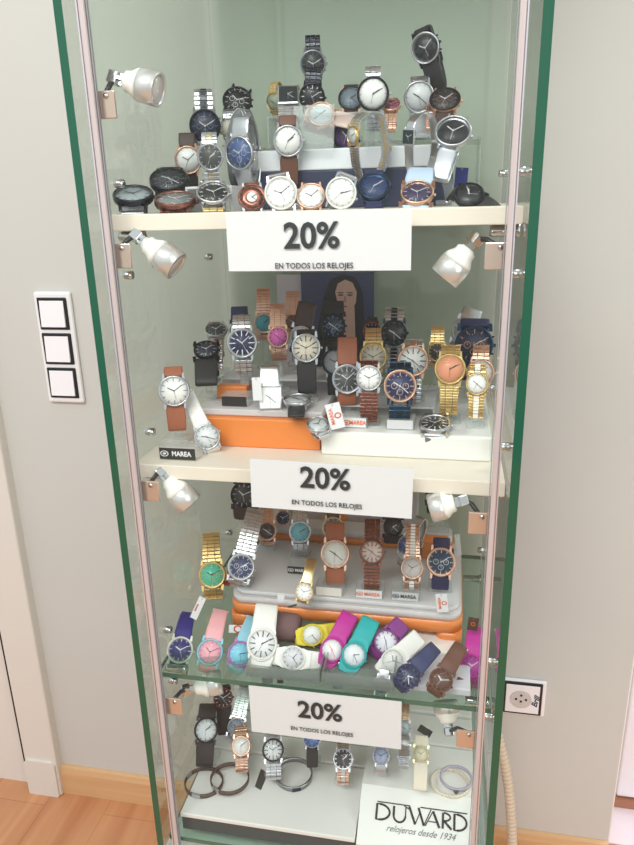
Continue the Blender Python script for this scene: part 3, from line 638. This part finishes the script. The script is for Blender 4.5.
w2('cream-dial watch with brown strap behind the black strap watch, middle shelf', 301, 337, 21, .24, (220, 214, 204), 'silver', 'L', 'darkbrown', up=1.5, dn=.7, roll=12, w=.72, sty='min', stand=ZB)
w2('cream-dial watch with baton markers on a black strap above the orange box', 306, 348, 27, .17, CRM, 'silver', 'L', 'blackl', up=.6, dn=1.55, sty='long', w=.56, stand=ZA)
w2('black watch with bluish glare in front of the portrait card', 333, 326, 23, .29, (36, 50, 74), 'black', 'S', 'blackl', up=.95, dn=1.2, w=.75, sty='chrono', mk=(150, 180, 220), stand=ZE)
w2('grey-white dial watch with black rim left of the dark grey one, middle shelf', 335, 362, 25, .215, (200, 204, 210), 'steel', 'L', 'blackl', up=.7, dn=1.2, bez='gun', sty='min', stand=ZC)
w2('dark grey dial watch on tan strap in the centre of the middle shelf', 347, 379, 28, .165, (80, 80, 82), 'silver', 'L', 'tan', up=1.35, dn=.85, sty='long', mk=(170, 170, 170), w=.55, stand=ZC)
w2('white-dial watch on brown metal bracelet in the centre of the middle shelf', 369, 378, 24, .13, WH, 'silver', 'B', 'copperbrown', up=.65, dn=1.7, w=.6, stand=ZC)
w2('gold watch with cream dial behind the brown bracelet one, middle shelf', 373, 357, 26, .215, CRM, 'gold', 'B', 'gold', up=1.0, dn=.9, sty='long', stand=ZD, mk=(150, 130, 100))
w2('small black watch with red rim peeping behind the gold cream-dial one', 372, 331, 17, .30, (40, 30, 34), 'black', 'S', 'blackl', up=.7, dn=1.0, bez=(196, 60, 44), stand=ZE)
w2('black-dial watch on silver and black bracelet right of the portrait card', 394, 333, 24, .25, BK, 'gun', 'B', 'silver', up=.95, dn=1.5, w=.62, strap2='gun', sty='min', stand=ZD)
w2('navy chronograph with rose gold rim and navy bracelet, front of the white block', 400, 386, 31, .13, (34, 40, 84), 'navymetal', 'B', 'navymetal', up=.7, dn=1.25, bez='rose', sty='chrono', w=.55, stand=ZC, mk=(220, 190, 170))
w2('rose gold watch with white dial on silver bracelet behind the navy chronograph', 413, 361, 29, .19, WH, 'rose', 'B', 'silver', up=.65, dn=1.5, sty='long', w=.5, strap2='rose', stand=ZD)
w2('small gold watch with dark dial and gold bracelet, right half of the middle shelf', 437, 352, 18, .25, (86, 66, 56), 'gold', 'B', 'gold', up=1.3, dn=.8, w=.6, stand=ZD)
w2('gold watch with large pink-copper dial and gold bracelet, right of the middle shelf', 450, 369, 29, .15, (238, 160, 124), 'gold', 'F', 'gold', up=.75, dn=1.45, w=.52, sty='min', stand=ZC, mk=(250, 220, 180))
w2('cream-dial watch on silver mesh band at the upper right of the middle shelf', 465, 331, 25, .28, (218, 212, 200), 'silver', 'M', 'silver', up=.85, dn=.8, roll=18, w=.62, stand=ZE)
w2('very large navy chronograph with copper screws, right of the middle shelf', 474, 345, 35, .22, (32, 36, 72), 'navymetal', 'S', 'navy', up=.65, dn=.9, sty='chrono', bez='navymetal', mk=(226, 160, 120), hand=(240, 200, 170), w=.65, stand=ZE)
w2('rose gold watch with white dial tucked behind the white and gold bracelet one', 480, 373, 26, .18, (238, 226, 220), 'rose', 'B', 'rose', up=.95, dn=.75, sty='min', stand=ZC)
w2('small gold watch on white and gold bracelet at the right end of the middle shelf', 477, 384, 21, .135, WH, 'gold', 'B', 'gold', up=.85, dn=1.5, strap2='white', w=.6, sty='min', stand=ZC)
w2('square silver watch with white dial and mesh band on the orange box', 270, 398, 22, .135, WH, 'silver', 'M', 'silver', up=1.35, dn=.6, q=.03, shape='square', w=.7, sty='min')
w2('silver watch lying flat on the orange box tray with a black striped strap', 297, 399, 26, .145, (190, 192, 192), 'silver', 'L', 'blackl', up=.65, dn=1.2, q=.012, sq=.36, w=.5, sty='min')
w2('small silver watch lying tilted between the orange box and the white block', 318, 424, 21, .098, (196, 200, 200), 'silver', 'M', 'silver', up=.62, dn=.62, q=.016, sq=.66, roll=-30, sty='min')
w2('silver watch with black dial lying flat on the white display block', 435, 423, 29, .125, (38, 40, 44), 'silver', 'M', 'steel', up=1.6, dn=.6, q=.05, sq=.52, sty='long', w=.62, closed=False)
# riser on shelf three --------------------------------------------------------------
def auto(shelf, zd):
    def f(label, px, py, d, Y, *a, **k):
        dn = k.get('dn', 1.0); st = k.get('stand')
        if st is not None and not k.pop('keep', False):
            Y = min(.385, atz(px, py+dn*d*.88, st+zd).y-.010)
        return watch(shelf, label, px, py, d, Y, *a, **k)
    return f
w3 = auto(3, .012)
ZF, ZG, ZH = Z3+.064, Z3+.064, Z3+.092
w3('gold chronograph with mint green dial left of the orange-rimmed riser', 212, 575, 25, .24, (96, 222, 186), 'gold', 'B', 'gold', up=1.55, dn=.85, w=.58, sty='chrono', mk=(220, 200, 120), stand=Z3)
w3('steel chronograph with slate blue dial and long bracelet on the riser, left', 241, 567, 25, .21, (62, 74, 112), 'silver', 'B', 'silver', up=2.2, dn=.6, q=.05, roll=16, w=.62, sty='chrono', stand=ZF)
w3('rose gold watch with dark brown dial under the middle sign, left', 267, 531, 18, .33, (62, 46, 46), 'rose', 'B', 'rose', up=1.3, dn=.7, w=.6, sty='min', stand=ZG)
w3('steel watch with light blue dial under the middle sign', 300, 532, 21, .32, (126, 202, 216), 'silver', 'F', 'silver', up=1.1, dn=1.0, w=.55, stand=ZG)
w3('small watch with navy dial and blush band left of the light blue dial one', 283, 518, 14, .345, (44, 60, 100), 'rose', 'L', 'blush', up=1.2, dn=.9, stand=ZG)
w3('grey-dial watch with gold rim behind the tan strap watch on the riser', 333, 528, 21, .31, (122, 118, 122), 'palegold', 'L', 'brown', up=1.0, dn=.8, stand=ZG)
w3('white-dial rose gold watch on tan leather strap in the middle of the riser', 335, 554, 27, .245, (232, 230, 224), 'rose', 'L', 'tan', up=1.05, dn=1.0, w=.55, sty='min', stand=ZF)
w3('brown metal watch with pinkish silver dial in the middle of the riser', 372, 552, 23, .24, (226, 204, 196), 'copperbrown', 'B', 'copperbrown', up=1.3, dn=1.5, w=.55, sty='long', mk=(110, 76, 70), stand=ZF)
w3('small gold mesh watch with tiny white dial at the front of the riser', 304, 592, 17, .195, WH, 'gold', 'M', 'palegold', up=1.85, dn=.55, q=.045, w=.5, roll=14, stand=ZF)
w3('rose and white bracelet watch with silver dial, right half of the riser', 412, 568, 21, .225, (214, 206, 204), 'rose', 'B', 'rose', up=1.9, dn=.9, strap2='white', w=.55, sty='min', stand=ZF)
w3('silver watch with bright blue dial turned sideways behind the rose and white one', 405, 545, 18, .27, (52, 92, 190), 'silver', 'B', 'silver', up=1.6, dn=1.1, yaw=-48, w=.55, stand=ZG)
w3('rose gold chronograph with dark blue dial at the right end of the riser', 441, 562, 27, .23, (30, 62, 92), 'rose', 'L', 'navy', up=.8, dn=.9, sty='chrono', bez='rose', stand=ZF)
w3('black sports watch behind the right spot lamp under the middle shelf', 439, 490, 26, .36, BK, 'black', 'S', 'blackl', up=.75, dn=.8, sty='chrono', mk=(190, 110, 80), w=.7, stand=ZH, keep=True)
w3('dark brown watch peeping out left of the middle sign', 243, 495, 25, .33, (48, 40, 40), 'gun', 'L', 'darkbrown', up=.9, dn=.9, yaw=-25, w=.65, stand=ZH, keep=True)
w3('black watch half hidden by the lower right corner of the middle sign', 393, 527, 18, .35, (30, 28, 30), 'black', 'S', 'blackl', up=.8, dn=.8, sty='plain', w=.8, stand=ZH, keep=True)
# glass shelf -----------------------------------------------------------------------
w4 = lambda *a, **k: watch(4, *a, **k)
w4('white plastic watch with navy dial and navy strap at far left of the glass shelf', 180, 650, 24, .09, (44, 48, 116), 'white', 'S', 'indigo', up=1.4, dn=.78, q=.045, roll=14, w=.56, closed=False)
w4('light blue plastic watch with pink dial and pink strap on the glass shelf', 210, 652, 24, .09, (246, 176, 190), 'sky', 'S', 'pink', up=1.6, dn=.72, q=.045, roll=16, w=.58, closed=False, mk=(200, 90, 110))
w4('pink-rimmed plastic watch with light blue dial and strap on the glass shelf', 240, 654, 23, .09, (130, 208, 232), 'lilac', 'S', 'sky', up=1.5, dn=.72, q=.045, roll=22, w=.56, closed=False, mk=(200, 230, 240))
w4('large white plastic watch with white strap, biggest on the glass shelf', 262, 644, 28, .085, (238, 238, 240), 'white', 'S', 'white', up=1.25, dn=.98, q=.05, roll=8, w=.66, shape='tonneau', sty='long')
w4('white plastic watch with pink-striped strap lying sideways on the glass shelf', 293, 658, 22, .08, (222, 222, 226), 'white', 'S', 'white', up=1.5, dn=.9, q=.04, roll=98, w=.62, shape='tonneau')
w4('yellow plastic watch with white dial below the orange riser rim', 312, 635, 20, .125, (236, 238, 236), 'yellow', 'S', 'yellow', up=1.6, dn=.8, q=.045, roll=82, w=.66, shape='tonneau', sty='min')
w4('magenta plastic watch with white dial in the middle of the glass shelf', 332, 650, 22, .10, (240, 236, 240), 'magenta', 'S', 'magenta', up=1.65, dn=.80, q=.05, roll=28, w=.66, shape='tonneau', sty='min', hand=(220, 60, 100))
w4('teal plastic watch with white dial and flowered teal strap on the glass shelf', 354, 655, 23, .095, (232, 236, 240), 'teal', 'S', 'teal', up=1.55, dn=.80, q=.05, roll=26, w=.66, shape='tonneau', sty='min')
w4('purple plastic watch with white numbered dial below the orange riser rim', 386, 642, 23, .12, (234, 232, 242), 'purple', 'S', 'purple', up=1.0, dn=.75, q=.04, roll=40, w=.62, sty='diver', mk=(60, 50, 80))
w4('plain white plastic watch with white strap beside the navy one', 393, 661, 22, .10, (236, 236, 234), 'white', 'S', 'white', up=1.5, dn=.8, q=.04, roll=46, w=.64, shape='tonneau', sty='min')
w4('navy plastic watch with navy dial and strap on the right of the glass shelf', 408, 676, 22, .050, (40, 46, 80), 'navy', 'S', 'denim', up=1.7, dn=.65, q=.045, roll=42, w=.62, closed=False, mk=(120, 130, 160), sty='chrono')
w4('brown plastic watch with brown dial lying on a white box, glass shelf', 441, 680, 22, .050, (92, 62, 52), 'brown', 'S', 'brown', up=1.7, dn=.65, q=.045, roll=28, w=.62, shape='oct', closed=False, mk=(170, 120, 96))
w4('magenta plastic watch at the right end of the glass shelf, strap upright', 472, 666, 21, .11, (172, 50, 150), 'magenta', 'S', 'magenta', up=1.7, dn=.85, q=.04, roll=3, w=.7, closed=False, mk=(214, 120, 200))
w4('small silver watch with blue dial lying in the grey tray below the magenta one', 338, 676, 16, .085, (130, 150, 200), 'silver', 'M', 'silver', up=.8, dn=.7, q=.012, sty='gem')
w4('small silver watch with grey dial lying in the right-hand grey tray', 382, 685, 17, .065, (176, 172, 180), 'silver', 'M', 'silver', up=.8, dn=.7, q=.012, sty='gem', roll=10)
w4('small square silver watch lying in the left-hand grey tray', 267, 672, 11, .09, (190, 170, 160), 'silver', 'B', 'silver', up=1.2, dn=.9, q=.010, shape='square', w=.8)
w4('slim dark watch with silver dial lying in the left-hand grey tray', 280, 669, 10, .10, (180, 180, 176), 'steel', 'L', 'blackl', up=1.2, dn=1.2, q=.010)
# bottom --------------------------------------------------------------------------------
w5 = auto(5, .006)
w5('white-dial watch with black checkered bezel and black strap, bottom left', 206, 730, 22, .19, (226, 232, 236), 'gun', 'L', 'blackl', up=1.0, dn=1.35, bez='black', sty='gem', w=.62, roll=6, stand=.541)
w5('dark red-rimmed diver watch on black strap just below the glass shelf, left', 223, 698, 18, .27, (52, 36, 40), 'gun', 'L', 'blackl', up=.6, dn=1.7, bez=(140, 50, 56), sty='diver', w=.6, stand=.544)
w5('rose gold watch with white dial, left of the lowest sign corner', 241, 746, 18, .19, (234, 230, 226), 'rose', 'B', 'rose', up=.9, dn=1.2, w=.55, sty='min', stand=.541)
w5('steel chronograph with long shiny bracelet beside the lowest sign', 236, 727, 16, .235, (170, 180, 200), 'silver', 'B', 'silver', up=2.3, dn=.7, roll=16, w=.7, sty='chrono', stand=.544)
w5('steel diver watch with white dial and dark bezel below the lowest sign', 273, 750, 20, .17, (222, 224, 226), 'silver', 'B', 'silver', up=.9, dn=1.2, bez='gun', sty='long', w=.6, stand=.541)
w5('blue-dial watch with black strap below the centre of the lowest sign', 312, 738, 17, .23, (70, 110, 180), 'silver', 'L', 'blackl', up=.9, dn=1.4, sty='chrono', w=.52, stand=.544, mk=(220, 230, 240))
w5('steel diver watch with dark dial below the lowest sign, centre', 343, 759, 19, .20, (62, 62, 68), 'silver', 'B', 'rose', up=.95, dn=1.1, sty='diver', w=.5, strap2='silver', stand=.541)
w5('silver watch with pale blue dial on the lettered block below the lowest sign', 381, 756, 16, .215, (186, 196, 226), 'silver', 'M', 'silver', up=.8, dn=.9, sty='gem', stand=.570)
w5('small square silver bracelet watch right of the pale blue dial one', 404, 751, 11, .235, (150, 140, 130), 'silver', 'B', 'silver', up=1.2, dn=1.1, shape='square', w=.95, stand=.570)
w5('cream-dial watch with cream and gold band on the lettered block', 421, 754, 14, .19, (232, 226, 196), 'palegold', 'L', 'cream', up=1.1, dn=2.1, w=.75, sty='min', stand=.566)
w5('silver watch with plain dial behind the upward spot lamp, bottom right', 404, 728, 14, .28, (196, 206, 216), 'silver', 'B', 'rose', up=1.5, dn=.9, w=.6, stand=.575)
# ------------------------------------------------------------------ clear stands for standing watches
OCC = {}
for (c, D, U, N_, q, Mx, zr, lab) in STANDS:
    mid = Mx @ Vector((0, q*.5, 0)); low = Mx @ Vector((0, q*.5, -N_*.62))
    if low.z-zr < .006: continue
    wl = lab.split()[:13]
    while len(lab.split()) > 13 and wl[-1].strip(',') in ('of', 'the', 'on', 'at', 'in', 'and', 'a', 'with', 'by', 'under', 'behind', 'below', 'beside', 'above', 'top', 'middle', 'far', 'two-tone', 'long', 'white', 'small', 'left', 'right', 'half', 'upper', 'front', 'black', 'in', 'side', 'thick', 'broad', 'steel', 'facing', 'right', 'light'): wl.pop()
    lab = ' '.join(wl).strip(',')
    r = root('watch_stand', (mid.x, mid.y, zr), 'clear stand holding '+lab, 'watch stand', 'clear watch stands')
    o_ = Vector((mid.x, mid.y, zr)); hh = min(.007, max(.003, (low.z-zr)*.3))
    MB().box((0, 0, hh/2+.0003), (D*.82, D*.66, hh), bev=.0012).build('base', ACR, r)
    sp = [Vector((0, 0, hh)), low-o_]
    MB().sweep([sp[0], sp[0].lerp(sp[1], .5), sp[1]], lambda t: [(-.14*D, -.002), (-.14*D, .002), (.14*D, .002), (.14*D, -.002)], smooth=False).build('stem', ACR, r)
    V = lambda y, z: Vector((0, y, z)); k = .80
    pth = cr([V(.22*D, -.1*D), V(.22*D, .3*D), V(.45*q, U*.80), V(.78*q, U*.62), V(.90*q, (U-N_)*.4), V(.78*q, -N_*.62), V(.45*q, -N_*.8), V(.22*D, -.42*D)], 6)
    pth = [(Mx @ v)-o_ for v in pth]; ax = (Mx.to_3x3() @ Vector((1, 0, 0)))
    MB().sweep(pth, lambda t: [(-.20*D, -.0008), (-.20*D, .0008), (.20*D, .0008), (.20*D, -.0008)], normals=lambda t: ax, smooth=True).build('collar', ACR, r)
# ------------------------------------------------------------------ labelled bases, tags, cards
def labelled(px, py, w, h, Y, col, txt, ink, label, cat='display base', sq_=True, z=None, d=.030):
    p = at(px, py, Y)
    if z is not None: p.z = z+h/2+.0004
    r = root('label_block', (p.x, p.y+d/2, p.z-h/2), label, cat)
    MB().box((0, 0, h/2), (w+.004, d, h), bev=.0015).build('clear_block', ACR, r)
    MB().box((0, -d/2-.0009, h/2), (w, .001, h*.86)).build('printed_card', col, r)
    if txt: 
        text(txt, h*.52, 'printed_name', ink, r, T(w*.12, -d/2-.0016, h/2) @ FRONT, h*.012, sx=.9)
        b = MB(); 
        for kx in(0,): b.lathe([(h*.17, 0), (h*.20, -.0003), (h*.24, 0)], 18, c=(-w*.36, -d/2-.0016, h/2), closed=True, sx=1.4); b.lathe([(0, 0), (h*.09, 0), (h*.09, -.0003), (0, -.0003)], 12, c=(-w*.36, -d/2-.0016, h/2), sx=1.6)
        b.build('printed_emblem', ink, r)
    return r
WINK = mat('white_ink', (236, 236, 236), .5)
labelled(177, 448, .050, .018, .060, BLACKC, 'MAREA', WINK, 'display base with black MAREA label under the tan strap watch', z=Z2)
labelled(234, 396, .036, .016, .142, BLACKC, '', ORINK, 'display base with black card and orange emblem on the orange box', z=ZA)
labelled(355, 421, .030, .015, .122, PAPER, 'MAREA', ORINK, 'display base with orange MAREA print on the white display block', z=ZC)
labelled(400, 426, .034, .014, .122, ACR2, '', ORINK, 'clear empty display base below the navy chronograph', z=ZC)
labelled(299, 567, .038, .015, .235, BLACKC, 'MAREA', WINK, 'display base with black MAREA label on the orange-rimmed riser', z=ZF)
labelled(329, 597, .040, .016, .178, mat('card_cream', (232, 226, 218), .5), '', ORINK, 'display base with plain cream card at the front of the riser', z=ZF)
labelled(369, 602, .040, .016, .180, PAPER, 'MAREA', ORINK, 'display base with orange MAREA print at the front of the riser', z=ZF)
labelled(405, 604, .040, .016, .182, mat('card_silver', (206, 206, 208), .3), 'MAREA', INK, 'display base with black MAREA print on silver at the front of the riser', z=ZF)
def card(px, py, w, h, Y, roll, m, label, txt='', ink=ORINK, name='price_tag', cat='tag', tilt=0, emb=False, vert=False):
    p = at(px, py, Y) if tilt <= 80 else atz(px, py, .5372)
    r = root(name, None, label, cat, None, T(*p) @ Matrix.Rotation(R(roll), 4, 'Y') @ Matrix.Rotation(R(-tilt), 4, 'X'))
    MB().box((0, 0, 0), (w, .0008, h), bev=.0002).build('card', m, r)
    if txt: text(txt, (w*.34 if vert else h*.3), 'printed_name', ink, r, T(-w*.2 if vert else 0, -.0007, 0) @ (Matrix.Rotation(R(-90), 4, 'Y') if vert else Matrix.Identity(4)) @ FRONT, .0001)
    if emb: MB().lathe([(w*.12, -.0006), (w*.15, -.0010), (w*.20, -.0006)], 20, c=(w*.2 if vert else 0, 0, 0), closed=True, sx=1.2).build('printed_emblem', ink, r)
    MB().lathe([(.0007, -.0005), (.001, -.0008), (.0013, -.0005)], 10, c=(0, 0, h*.43), closed=True).build('eyelet', CHROME, r)
    return r
card(335, 416, .020, .034, .10, -16, PAPER, 'white tag with orange print leaning at the left end of the white block', 'MAREA', emb=True, tilt=12, vert=True)
card(257, 389, .013, .032, .128, -3, PAPER, 'white hanging tag beside the square silver watch', tilt=6)
card(442, 603, .017, .030, .160, -8, PAPER, 'white tag with orange print at the right front of the riser', 'MAREA', emb=True, tilt=4, vert=True)
card(198, 608, .011, .036, .115, 24, PAPER, 'narrow white tag with red print above the navy plastic watch', 'MAREA', mat('red_ink', (200, 50, 40), .5), tilt=20, vert=True)
card(238, 629, .030, .012, .13, -4, PAPER, 'small white tag with orange emblem above the pink-rimmed watch', emb=True, tilt=30)
card(473, 624, .015, .020, .135, 6, mat('brown_card', (74, 48, 38), .5), 'brown tag with orange emblem above the magenta watch at the right', emb=True, tilt=10)
card(464, 685, .024, .014, .075, 24, mat('brown_card', (74, 48, 38), .5), 'brown tag with orange emblem lying beside the brown plastic watch', emb=True, tilt=35)
card(291, 606, .020, .0035, .168, -24, BLACKC, 'thin black strip tag in front of the small gold mesh watch', tilt=30)
card(281, 598, .012, .014, .172, -2, PAPER, 'small white barcode tag at the front left of the riser', tilt=30)
card(370, 533, .046, .034, .405, 0, PAPER, 'white card with black MAREA print behind the brown metal watch', 'MAREA', INK, 'brand_card', 'card')
card(458, 545, .008, .036, .26, -8, PAPER, 'narrow white tag hanging right of the dark blue chronograph', tilt=5)
card(425, 731, .024, .012, .215, 32, BLACKC, 'black rectangular tag tilted on the lettered block', '', WINK, tilt=30)
card(461, 180, .016, .030, .20, 4, mat('blue_tag', (36, 46, 130), .4), 'blue tag hanging behind the black-dial watch, right of the top shelf')
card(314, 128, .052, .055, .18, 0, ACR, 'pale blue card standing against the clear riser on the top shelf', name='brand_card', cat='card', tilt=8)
card(262, 780, .016, .036, .115, 30, M_('steel'), 'folded grey strap end lying on the white board', name='strap_end', cat='strap', tilt=88)
card(400, 756, .020, .016, .255, 0, PAPER, 'small white card behind the square bracelet watch, bottom right')
# orange and navy boxes behind riser
slab('gift_box', *(lambda p: (p.x-.022, p.x+.022))(at(436, 525, .33)), .318, .345, ZG+.001, ZG+.034, ORANGE, 'orange box with navy front behind the dark blue chronograph', 'box')
p = at(446, 540, .305); slab('gift_box', p.x-.012, p.x+.014, .295, .315, ZG+.001, ZG+.026, NAVYC, 'small navy box beside the orange box on the riser', 'box')
p = at(255, 520, .30)
slab('white_box', -.165, -.125, .415, .44, Z3, Z3+.16, WHITE, 'white and orange upright carton at the back left under the middle shelf', 'box')
slab('backing_box', -.10, .12, .415, .445, Z3, Z3+.15, mat('pale_card', (222, 216, 220), .5), 'wide pale carton standing at the back under the middle sign', 'box')
p = at(570, 0, 0)
slab('orange_carton', -.045, -.01, .392, .412, Z3+.001, ZH+.035, ORANGE, 'small orange carton behind the light blue dial watch', 'box')
# red-brown crumpled tag by the mint watch
p = at(231, 578, .25); b = MB(); b.prism([(-.012, -.016), (.013, -.012), (.012, .014), (-.008, .018)], -.001, .001)
tag(b.build('red_tag', mat('red_card', (190, 70, 44), .5), loc=p, rot=(R(-20), R(12), 0)), 'red and brown tag right of the mint green dial watch', 'tag')
# orange block below tag card on middle shelf
p = at(233, 381, .19); slab('orange_carton', p.x-.022, p.x+.024, .178, .20, ZA+.0005, ZA+.020, ORANGE, 'orange carton wedge under the large navy-dial watch', 'box')
# bracelets
def bangle(px, py, rx, z, label, m, w=.007, t=.0022, tilt=0, az=0, name='bangle', beads=0, sy=.92):
    p = atz(px, py, z); b = MB(); n = 48
    if beads:
        for k in range(beads):
            a = 2*math.pi*k/beads; b.lathe([(0, -w*.5), (w*.36, -w*.36), (w*.5, 0), (w*.36, w*.36), (0, w*.5)], 8, 'z', (rx*math.cos(a), rx*sy*math.sin(a), w*.5))
    else:
        path = [Vector((rx*math.cos(2*math.pi*k/n), rx*sy*math.sin(2*math.pi*k/n), w/2)) for k in range(n)]
        b.sweep(path, lambda tt: [(-t/2, -w/2), (t/2, -w/2), (t/2, w/2), (-t/2, w/2)], normals=lambda tt: Vector((0, 0, 1)).cross(tt) if tt.length else Vector((1, 0, 0)), closed=True)
    r = root(name, None, label, 'bracelet', 'bracelets on the white board', T(p.x, p.y, z+.0004+rx*math.sin(R(tilt))) @ Matrix.Rotation(R(az), 4, 'Z') @ Matrix.Rotation(R(tilt), 4, 'X'))
    b.build('band', m, r)
    return r
BRW = mat('braided_brown', (92, 74, 66), .5, .2, bump=(300, .4))
def plate(r, rx, a, m, n='clasp'): 
    b = MB(); b.box((rx*math.cos(a), rx*.92*math.sin(a), .004), (.014, .0034, .0078), Matrix.Rotation(a+math.pi/2, 3, 'Z'), bev=.0006); b.build(n, m, r)
r = bangle(204, 784, .031, .535, 'brown and steel bracelet at far left on the white board', BRW); plate(r, .031, R(-95), M_('silver')); plate(r, .031, R(160), M_('silver'), 'end_link')
r = bangle(230, 781, .031, .5435, 'brown and steel bracelet overlapping the leftmost one', BRW, tilt=3); plate(r, .031, R(-120), M_('silver')); plate(r, .031, R(60), M_('silver'), 'end_link')
r = bangle(294, 778, .030, .535, 'blue-grey steel bangle in front of the steel diver watch', M_('steel'), w=.009, tilt=8); plate(r, .030, R(-70), M_('navymetal'))
r = bangle(450, 784, .029, .566, 'cream beaded bracelet above the lettering', M_('cream'), w=.0052, beads=44)
r = bangle(456, 779, .024, .573, 'thin lilac cord bracelet with charm inside the cream beaded one', mat('lilac_cord', (186, 176, 200), .5), w=.003, t=.003, name='cord_bracelet', tilt=2)
MB().prism([(-.004, 0), (0, -.005), (.004, 0), (.003, .003), (0, .0015), (-.003, .003)], -.026, -.024).build('charm', M_('steel'), r)
# ------------------------------------------------------------------ light
w = bpy.data.worlds.new('World'); sc.world = w; w.use_nodes = True; nt = w.node_tree; bg = nt.nodes['Background']
tc = nt.nodes.new('ShaderNodeTexCoord'); sp = nt.nodes.new('ShaderNodeSeparateXYZ'); rp = nt.nodes.new('ShaderNodeValToRGB')
mr = nt.nodes.new('ShaderNodeMapRange'); mr.inputs[1].default_value = -1; mr.inputs[2].default_value = 1
nt.links.new(tc.outputs['Generated'], sp.inputs[0]); nt.links.new(sp.outputs['Z'], mr.inputs[0]); nt.links.new(mr.outputs[0], rp.inputs[0])
e = rp.color_ramp.elements; e[0].position = .35; e[0].color = (.33, .315, .30, 1); e[1].position = .75; e[1].color = (.93, .96, 1.0, 1)
m_ = rp.color_ramp.elements.new(.5); m_.color = (.66, .68, .69, 1)
nt.links.new(rp.outputs[0], bg.inputs[0]); bg.inputs[1].default_value = 1.05
def area(name, loc, tgt, sx, sy, p_, col):
    l = bpy.data.lights.new(name, 'AREA'); l.shape = 'RECTANGLE'; l.size = sx; l.size_y = sy; l.energy = p_; l.color = col
    o = bpy.data.objects.new(name, l); COL.objects.link(o); o.location = loc; o.rotation_euler = (Vector(tgt)-Vector(loc)).to_track_quat('-Z', 'Y').to_euler(); return o
area('ceiling_panel_light', (-.3, -1.3, 2.55), (-.1, .2, 1.0), 1.4, .5, 30, (1, .98, .94))
area('shop_window_light', (1.9, -1.4, 1.7), (.1, .3, .9), 1.2, 1.6, 14, (1, .96, .92))
area('back_room_fill', (1.3, .9, 2.4), (1.2, 1.1, 0), .8, .3, 14, (1, .97, 1))  # unseen lamp added to brighten the room past the wall corner
sc.view_settings.view_transform = 'Standard'; sc.view_settings.look = 'None'; sc.view_settings.gamma = 1; sc.view_settings.exposure = 0.0
sc.view_settings.use_curve_mapping = False
sc.cycles.max_bounces = 10; sc.cycles.transparent_max_bounces = 40; sc.cycles.transmission_bounces = 6; sc.cycles.caustics_reflective = False; sc.cycles.caustics_refractive = False
sc.cycles.use_denoising = True; sc.cycles.sample_clamp_indirect = 6
